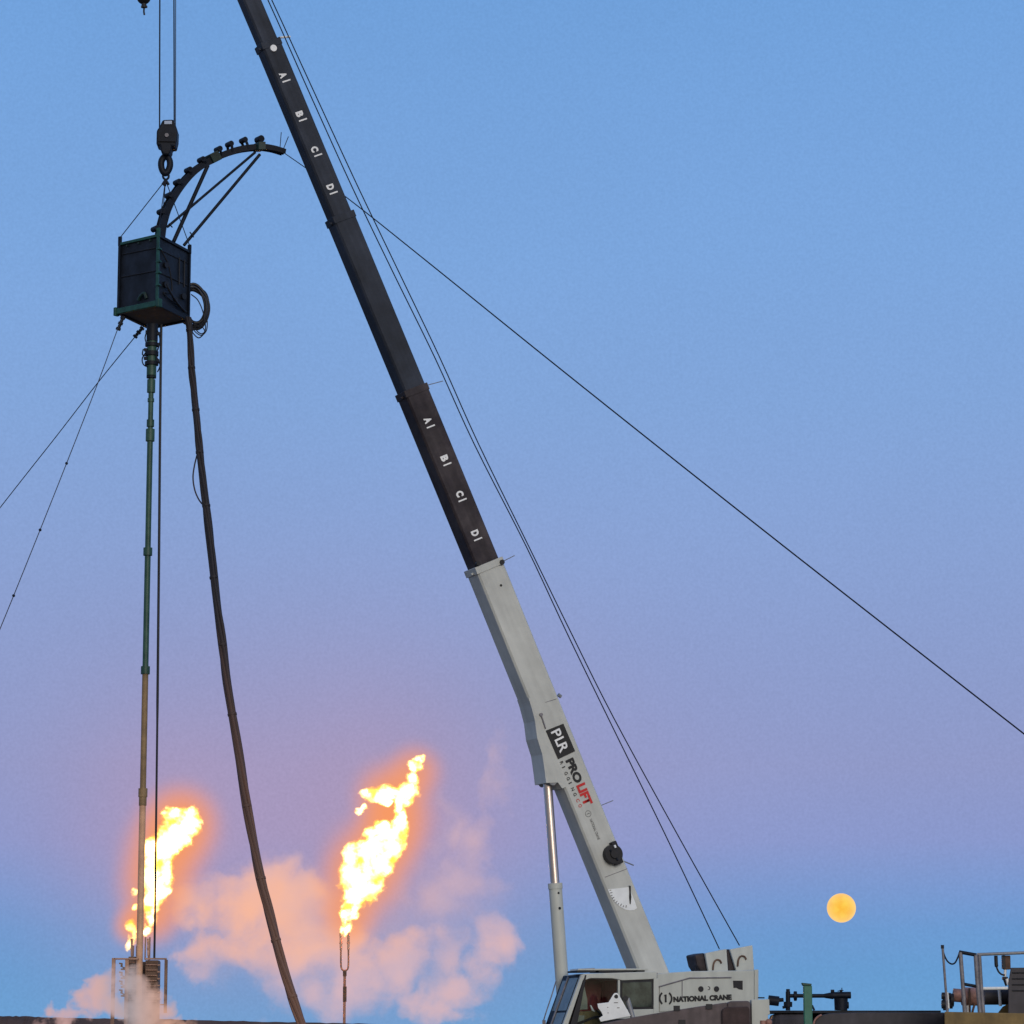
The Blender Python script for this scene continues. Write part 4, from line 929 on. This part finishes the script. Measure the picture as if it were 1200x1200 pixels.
for px, py, r in ((178, 1075, 42), (182, 1040, 56), (190, 1005, 60), (205, 975, 62), (214, 962, 52), (156, 1085, 30), (408, 1075, 42), (420, 1035, 60), (432, 1008, 62), (455, 985, 52), (466, 955, 56), (455, 932, 50), (486, 905, 40)):
    c_ = P(px, py, YF + 3.4); k = mpp(c_); halo.append((c_, r * k * 1.32, 1.6, r * k * 1.32))
org = Vector((P(380, 1200, YS).x, YS, P(380, 1215, YS).z))
g_ = NG('smoke_with_painted_glow')
wv = warp(g_, .36, 4.6, 5)
f = g_.field(wv, sb, org)
nz = g_.noise(wv, .62, 7, .68).outputs['Fac']; nzl = g_.noise(g_.pos, .28, 2, .5).outputs['Fac']
f2 = g_.math('ADD', f, g_.math('MULTIPLY', g_.math('SUBTRACT', nz, .50), 3.8))
ds = g_.math('MULTIPLY', g_.math('MULTIPLY', g_.math('SUBTRACT', f2, .05), 1.0, clamp=True), g_.math('MULTIPLY', f, 2.2, clamp=True))
fv = g_.math('MULTIPLY', g_.math('MAXIMUM', g_.field(wv, veil, org), 0.0), .2)
ds = g_.math('MULTIPLY', ds, g_.math('ADD', g_.math('MULTIPLY', g_.math('SUBTRACT', nzl, .34), 4.5, clamp=True), .22)); ds = g_.math('ADD', ds, fv)
fw = g_.field(wv, wb_, org)
dw = g_.math('MULTIPLY', g_.math('ADD', fw, g_.math('MULTIPLY', g_.math('SUBTRACT', nz, .56), 1.8)), .42, clamp=True)
ds = g_.math('MAXIMUM', ds, dw)
dh_ = None
for c_, rx_, ry_, rz_ in halo:
    e_ = g_.math('MAXIMUM', g_.ell(g_.pos, tuple(c_ - org), (rx_, ry_, rz_)), 0.0); e_ = g_.math('POWER', e_, 3.8)
    dh_ = e_ if dh_ is None else g_.math('ADD', dh_, e_)
c1 = P(330, 1050, YS) - org; c2_ = P(280, 1095, YS) - org
wm = g_.math('MAXIMUM', g_.ell(g_.pos, tuple(P(300, 1075, YS) - org), (5.6, 50, 3.0)), g_.ell(g_.pos, tuple(P(415, 1060, YS) - org), (3.6, 50, 3.0)))
wm = g_.math('MAXIMUM', wm, 0.0)
nz3 = g_.noise(g_.pos, .9, 4, .6).outputs['Fac']
wm = g_.math('ADD', wm, g_.math('MULTIPLY', g_.math('SUBTRACT', nz3, .5), 1.6), clamp=True)
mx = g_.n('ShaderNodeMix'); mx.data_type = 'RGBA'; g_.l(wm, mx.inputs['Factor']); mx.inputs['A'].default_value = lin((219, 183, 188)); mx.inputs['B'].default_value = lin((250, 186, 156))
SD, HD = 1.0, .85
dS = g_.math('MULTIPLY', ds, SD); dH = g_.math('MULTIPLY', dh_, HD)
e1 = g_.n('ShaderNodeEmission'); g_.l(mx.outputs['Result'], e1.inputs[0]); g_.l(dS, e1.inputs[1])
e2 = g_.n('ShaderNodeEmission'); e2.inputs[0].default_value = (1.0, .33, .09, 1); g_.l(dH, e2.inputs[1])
ab = g_.n('ShaderNodeVolumeAbsorption'); ab.inputs[0].default_value = (0, 0, 0, 1); g_.l(g_.math('ADD', dS, dH), ab.inputs[1])
a1 = g_.n('ShaderNodeAddShader'); a2_ = g_.n('ShaderNodeAddShader'); g_.l(e1.outputs[0], a1.inputs[0]); g_.l(e2.outputs[0], a1.inputs[1]); g_.l(a1.outputs[0], a2_.inputs[0]); g_.l(ab.outputs[0], a2_.inputs[1]); g_.l(a2_.outputs[0], g_.out.inputs['Volume'])
g_.m.cycles.volume_step_rate = .11
bm = blobs_mesh([(c_, a + .95, b + .6, e + .95) for c_, a, b, e in sb + wb_ + veil] + halo, .25)
tag(obj('smoke', bm, g_.m, None, origin=org), 'pale pink and orange smoke with added flame glow drifting behind the two flares', 'smoke', kind='stuff')

# steam rising round the wellhead frame, its lit tone put in as emission
YV = 52.6
st = [(163, 1182, 30, 26), (150, 1195, 36, 18), (120, 1185, 34, 16), (95, 1190, 30, 16), (70, 1204, 40, 12), (185, 1195, 34, 16), (118, 1160, 24, 28), (205, 1202, 34, 12), (160, 1168, 27, 24), (180, 1172, 24, 20), (92, 1176, 22, 16)]
vb = pblob(st, YV, 1.0); org = P(150, 1225, YV)
g_ = NG('warm_steam'); wv = warp(g_, .9, 1.9, 5); f = g_.field(wv, vb, org)
nz = g_.noise(g_.pos, 1.8, 4, .6).outputs['Fac']
ds = g_.math('MULTIPLY', g_.math('ADD', f, g_.math('MULTIPLY', g_.math('SUBTRACT', nz, .52), 1.5)), 1.0, clamp=True)
sx = g_.n('ShaderNodeSeparateXYZ'); g_.l(g_.pos, sx.inputs[0])
mrn = g_.n('ShaderNodeMapRange'); mrn.inputs['From Min'].default_value = -.55; mrn.inputs['From Max'].default_value = .6; g_.l(sx.outputs['X'], mrn.inputs['Value'])
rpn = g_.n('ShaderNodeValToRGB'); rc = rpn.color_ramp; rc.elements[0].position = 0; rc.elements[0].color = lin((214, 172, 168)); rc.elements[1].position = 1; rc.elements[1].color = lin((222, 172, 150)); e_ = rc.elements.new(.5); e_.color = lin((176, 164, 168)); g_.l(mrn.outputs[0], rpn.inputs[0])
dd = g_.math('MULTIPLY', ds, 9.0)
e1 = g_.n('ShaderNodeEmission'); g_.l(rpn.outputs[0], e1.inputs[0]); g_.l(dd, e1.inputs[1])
ab = g_.n('ShaderNodeVolumeAbsorption'); ab.inputs[0].default_value = (0, 0, 0, 1); g_.l(dd, ab.inputs[1])
a1 = g_.n('ShaderNodeAddShader'); g_.l(e1.outputs[0], a1.inputs[0]); g_.l(ab.outputs[0], a1.inputs[1]); g_.l(a1.outputs[0], g_.out.inputs['Volume'])
g_.m.cycles.volume_step_rate = .15
bm = blobs_mesh([(c_, a + .3, b + .25, e + .3) for c_, a, b, e in vb], .1)
tag(obj('steam', bm, g_.m, None, origin=org), 'grey pink steam hanging round the foot of the brown frame', 'steam', kind='stuff')

# ------------------------------------------------------------------ right side: tanks, manifold, platform
YQ = 57.0
def hcyl(bm, x0, x1, ytop, Y, rad, seg_=32):  # horizontal cylinder along x whose top edge shows at ytop
    a = P(x0, ytop, Y); b = P(x1, ytop, Y); cyl(bm, a - Z * rad, b - Z * rad, rad, seg_)
tk = thing('tank_trailer', Vector((P(1005, 1200, YQ + 1.5).x, YQ + 1.5, 0)), 'long dark grey tank with flat top edge behind the green post', 'tank')
bm = B(); p0, p1 = P(951, 1187, YQ + .3), P(1107, 1187, YQ + .3)
cyl(bm, Vector((p0.x, YQ + 1.3, p0.z - 1.05)), Vector((p1.x + .2, YQ + 1.3, p0.z - 1.05)), 1.05, 48); obj('tank_shell', bm, 'tankgrey', tk, smooth=True, bevel=.15)
bm = B(); a = P(903.5, 1183.2, YQ); b = P(1106, 1184.4, YQ); obox(bm, (a + b) / 2 - Z * .02 + yv * .9, X, yv, Z, (b.x - a.x), 1.0, .045); obj('top_deck', bm, 'steeldark', tk)
bm = B(); a = P(906, 1188, YQ + .4); b = P(950, 1188, YQ + .4); box(bm, a.x, YQ + .4, .5, b.x, YQ + 1.6, a.z + .02); obj('pump_housing', bm, 'tank', tk, bevel=.12)
bm = B(); ring(bm, Vector((p0.x + .05, YQ + .28, p0.z - .4)), X, Z, .01, .005, 6); bm.free()
bm = B(); tube(bm, smoothpts([P(953.0, 1206, YQ - .1), P(954.0, 1198, YQ - .1), P(957.2, 1192.5, YQ - .1), P(963, 1189.2, YQ - .1)]), .018, 8); obj('edge_highlight', bm, 'copper', tk, smooth=True)  # highlight of the curved tank edge, put in as a thin brown tube
bm = B(); prism(bm, [P(x, y, YQ - .1) for x, y in ((953, 1230), (953.4, 1206), (954.4, 1198), (957.5, 1192.8), (963, 1189.4), (972, 1187.4), (1011, 1186.2), (1107, 1186.4), (1107, 1230))], yv * .4); obj('end_panel', bm, 'tank', tk, bevel=.02)
for x in (960, 1090):
    bm = B(); q = P(x, 1200, YQ); box(bm, q.x - .2, YQ + .5, 0, q.x + .2, YQ + 1.9, .6); obj('support', bm, 'tank', tk)
gpst = thing('marker_post', Vector((P(946, 1200, YQ - .6).x, YQ - .6, 0)), 'bright green steel post standing before the dark pipework', 'post')
bm = B(); a = P(941.3, 1155, YQ - .6); b = P(951.2, 1155, YQ - .6); hx = (b.x - a.x) / 2
obox(bm, Vector((a.x + hx, YQ - .6, a.z / 2)), X, yv, Z, hx * 2, .15, a.z); obj('post_tube', bm, 'postgreen', gpst, bevel=.015)
bm = B(); prism(bm, [P(x, y, YQ - .69) for x, y in ((939.6, 1151.6), (951.4, 1152.8), (950.8, 1155.2), (941, 1155))], yv * .17); obj('post_cap', bm, mat('dark_green_cap', (.012, .06, .045, 1), .5), gpst, bevel=.008)
mf_ = thing('pipe_manifold', P(960, 1184, YQ + .6), 'dark high pressure pipework with valves on top of the tank', 'manifold')
def mcyl(name, x0, y0, x1, y1, rpx, m='steeldark', r2=None):
    bm = B(); k = .0154; cyl(bm, P(x0, y0, YQ + .5), P(x1, y1, YQ + .5), rpx * k, 18, None if r2 is None else r2 * k); return obj(name, bm, m, mf_, smooth=True, bevel=.012)
mcyl('cross_pipe', 923, 1167, 976, 1167, 2.3); mcyl('riser', 923.4, 1162, 923.4, 1184, 2.7); mcyl('riser_cap', 923.4, 1159, 923.4, 1163, 2.2)
mcyl('hammer_union', 923.4, 1174, 923.4, 1180, 5.0); mcyl('wing', 917, 1180.6, 921, 1180, 1.6); mcyl('hammer_union', 930.2, 1167, 933.8, 1167, 5.2); mcyl('wing', 932, 1161.6, 932, 1173, 1.5)
mcyl('reducer', 966, 1167, 976, 1166.8, 2.5, r2=4.2); mcyl('valve_body', 975, 1166.5, 997, 1166.2, 4.0); mcyl('valve_bonnet', 985.5, 1170, 985.5, 1184, 8.0, r2=7.4); mcyl('valve_stem', 985.5, 1160, 985.5, 1163, 1.5); mcyl('handle', 986.5, 1157.5, 986.8, 1163, .5); mcyl('handle', 981.5, 1161.5, 988.5, 1160.6, .5)
mcyl('flange', 992.5, 1178, 994.5, 1178, 4.0); mcyl('bonnet_cap', 973.6, 1161.6, 977.6, 1161.6, 1.9); mcyl('elbow', 951.5, 1178, 954.4, 1184, 1.2)

# platform
YP = 55.0
pf = thing('work_platform', Vector((P(1160, 1200, YP + 1).x, YP + 1, 0)), 'tan steel platform with grey handrails at right edge', 'platform')
bm = B(); a = P(1106.5, 1185.6, YP); b = P(1290, 1189, YP); hexa(bm, [Vector((a.x, YP, 0.4)), Vector((b.x, YP, .4)), Vector((b.x, YP + 2, .4)), Vector((a.x * (YP + 2) / YP, YP + 2, .4)), Vector((a.x, YP, a.z)), Vector((b.x, YP, b.z)), Vector((b.x, YP + 2, b.z)), Vector((a.x * (YP + 2) / YP, YP + 2, a.z))]); obj('deck', bm, 'tan', pf, bevel=.02)
for x in (1120, 1270):
    bm = B(); q = P(x, 1200, YP); box(bm, q.x - .1, YP + .3, 0, q.x + .1, YP + 1.7, .4); obj('leg', bm, 'tan', pf)
def rail(name, pts, r, m, Y=YP + .15):
    bm = B(); tube(bm, [P(a, b, Y) for a, b in pts], r, 10); return obj(name, bm, m, pf, smooth=True)
rail('rail_post', ((1104.6, 1110), (1107.6, 1150), (1110.3, 1186)), .022, 'railgrey'); bm = B(); q = P(1104.4, 1109.5, YP + .15); obox(bm, q, X, yv, Z, .05, .05, .06); obj('post_cap', bm, 'steeldark', pf)
rail('rail_post', ((1125.4, 1116), (1128, 1150), (1130.6, 1186.5)), .036, 'railgrey'); rail('rail_post', ((1143.2, 1119), (1145.6, 1155), (1148.2, 1187)), .036, 'railgrey'); rail('rail_post', ((1147.4, 1118.5), (1149.6, 1155), (1152.2, 1187)), .036, 'railgrey', YP + .25)
rail('top_rail', ((1124, 1115.6), (1144, 1119.2)), .032, 'steeldark'); rail('mid_rail', ((1128, 1153), (1147, 1156.4)), .028, 'steeldark')
rail('top_rail', ((1145, 1118.6), (1240, 1115)), .028, 'steel', YP + .4); rail('mid_rail', ((1150, 1158.4), (1181, 1158)), .028, 'white2', YP + .5)
ch = smoothpts([P(a, b, YP + .15) for a, b in ((1104.6, 1111.5), (1106.5, 1119), (1110, 1126), (1114.8, 1129.6), (1119, 1128.4), (1122.2, 1122.5), (1124.4, 1116.5))], 5)
bm = B(); tube(bm, ch, .014, 8); obj('safety_chain', bm, 'steeldark', pf, smooth=True)
for i in (1,):
    bm = B(); cyl(bm, P(1109.5, 1163, YP + .2), P(1111, 1182, YP + .2), .028, 10); obj('rail_post', bm, 'white2', pf, smooth=True)
mu = thing('engine_muffler', P(1132, 1186, YP + .8), 'rusty pink horizontal drum with black flange behind the handrail', 'muffler')
bm = B(); cyl(bm, P(1117, 1166, YP + .8), P(1128, 1167, YP + .8), .115, 24); cyl(bm, P(1127, 1167.4, YP + .8), P(1146, 1168, YP + .8), .155, 28); obj('drum', bm, 'copper', mu, smooth=True, bevel=.012)
bm = B(); cyl(bm, P(1113.6, 1172, YP + .8), P(1117.2, 1172, YP + .8), .115, 18); cyl(bm, P(1103.6, 1167, YP + .8), P(1114, 1167.6, YP + .8), .06, 14); cyl(bm, P(1103.6, 1177, YP + .8), P(1116, 1177, YP + .8), .075, 14); cyl(bm, P(1107.5, 1163, YP + .8), P(1108.5, 1184, YP + .8), .05, 12); obj('flange', bm, 'black', mu, smooth=True)
bm = B(); cyl(bm, P(1136, 1158, YP + .63), P(1136.6, 1188, YP + .63), .018, 8); cyl(bm, P(1142, 1177, YP + .7), P(1139, 1188, YP + .7), .02, 8); obj_split('stay', bm, 'rust', mu, smooth=True)
bm = B(); cyl(bm, P(1133.5, 1178, YP + .8), P(1133.5, 1189, YP + .8), .03, 8); obj_split('stay', bm, 'white2', mu, smooth=True)
ft = thing('fuel_tank', P(1168, 1190, YP + 1.2), 'black horizontal drum with white strap next to the dark container', 'tank')
bm = B(); cyl(bm, P(1153, 1168, YP + 1.2), P(1184, 1168, YP + 1.2), .14, 28); obj('drum', bm, 'tank', ft, smooth=True, bevel=.02)
bm = B(); cyl(bm, P(1170.8, 1157, YP + 1.04), P(1172.4, 1179, YP + 1.04), .028, 10); obj('strap', bm, 'white2', ft, smooth=True)
bm = B(); prism(bm, [P(x, y, YP + 1.05) for x, y in ((1182.5, 1176), (1176, 1179.6), (1171, 1186), (1170, 1190), (1184, 1190))], yv * .1); obj('saddle', bm, 'tan', ft)
dc = thing('dark_container', Vector((P(1230, 1200, YP + .5).x, YP + .5, 0)), 'dark grey ribbed steel container cut by right edge of the picture', 'container')
bm = B(); q = [P(a, b, YP + .45) for a, b in ((1181.5, 1230), (1181.5, 1152), (1184.5, 1134), (1290, 1133.2), (1290, 1230))]; prism(bm, q, Vector((q[0].x, q[0].y, 0)) * (1.4 / q[0].y)); obj('body', bm, 'tank', dc, bevel=.015)
bm = B()
for y in (1140, 1147, 1154, 1161): tube(bm, [P(1186, y, YP + .45), P(1289, y, YP + .45)], .014, 6)
obj_split('rib', bm, 'black', dc)
ex_ = thing('exhaust_pipe', P(1180, 1150, YP + .6), 'reddish brown upright exhaust stub with black bent hose on the container', 'pipe')
bm = B(); a = P(1175.6, 1119.6, YP + .5); b = P(1184.6, 1136, YP + .5); box(bm, a.x, YP + .5, b.z, b.x, YP + .62, a.z); obj('stub', bm, 'rust', ex_, bevel=.012)
bm = B(); box(bm, P(1175, 1120, YP + .49).x, YP + .485, P(1176, 1135, YP + .49).z, P(1178, 1120, YP + .49).x, YP + .64, P(1176, 1119.4, YP + .49).z); obj('stub_edge', bm, 'black', ex_)
bm = B(); tube(bm, smoothpts([P(1167, 1120, YP + .5), P(1167.6, 1131, YP + .5), P(1169.5, 1137.5, YP + .5), P(1173, 1141.4, YP + .5), P(1177.6, 1143, YP + .5)]), [.032] * 8 + [.016] * 17, 10); obj('bent_hose', bm, 'black', ex_, smooth=True)
bm = B(); cyl(bm, P(1178, 1136, YP + .55), P(1177.5, 1146, YP + .55), .025, 10); cyl(bm, P(1180, 1147, YP + .5), P(1182, 1154, YP + .5), .03, 10); obj('fitting', bm, 'white2', ex_, smooth=True)
bm = B(); cyl(bm, P(1174.5, 1146.4, YP + .52), P(1181, 1146.6, YP + .52), .028, 10); cyl(bm, P(1177, 1147, YP + .54), P(1180, 1155, YP + .54), .03, 10); obj_split('clamp', bm, 'black', ex_, smooth=True)

# ------------------------------------------------------------------ render settings
sc.view_settings.view_transform = 'Standard'; sc.view_settings.look = 'None'; sc.view_settings.exposure = 0; sc.view_settings.gamma = 1
sc.render.engine = 'CYCLES'
sc.cycles.use_denoising = True
sc.cycles.sample_clamp_indirect = .6
sc.cycles.max_bounces = 5; sc.cycles.volume_bounces = 0; sc.cycles.transparent_max_bounces = 8
sc.cycles.volume_max_steps = 512
sc.render.film_transparent = False
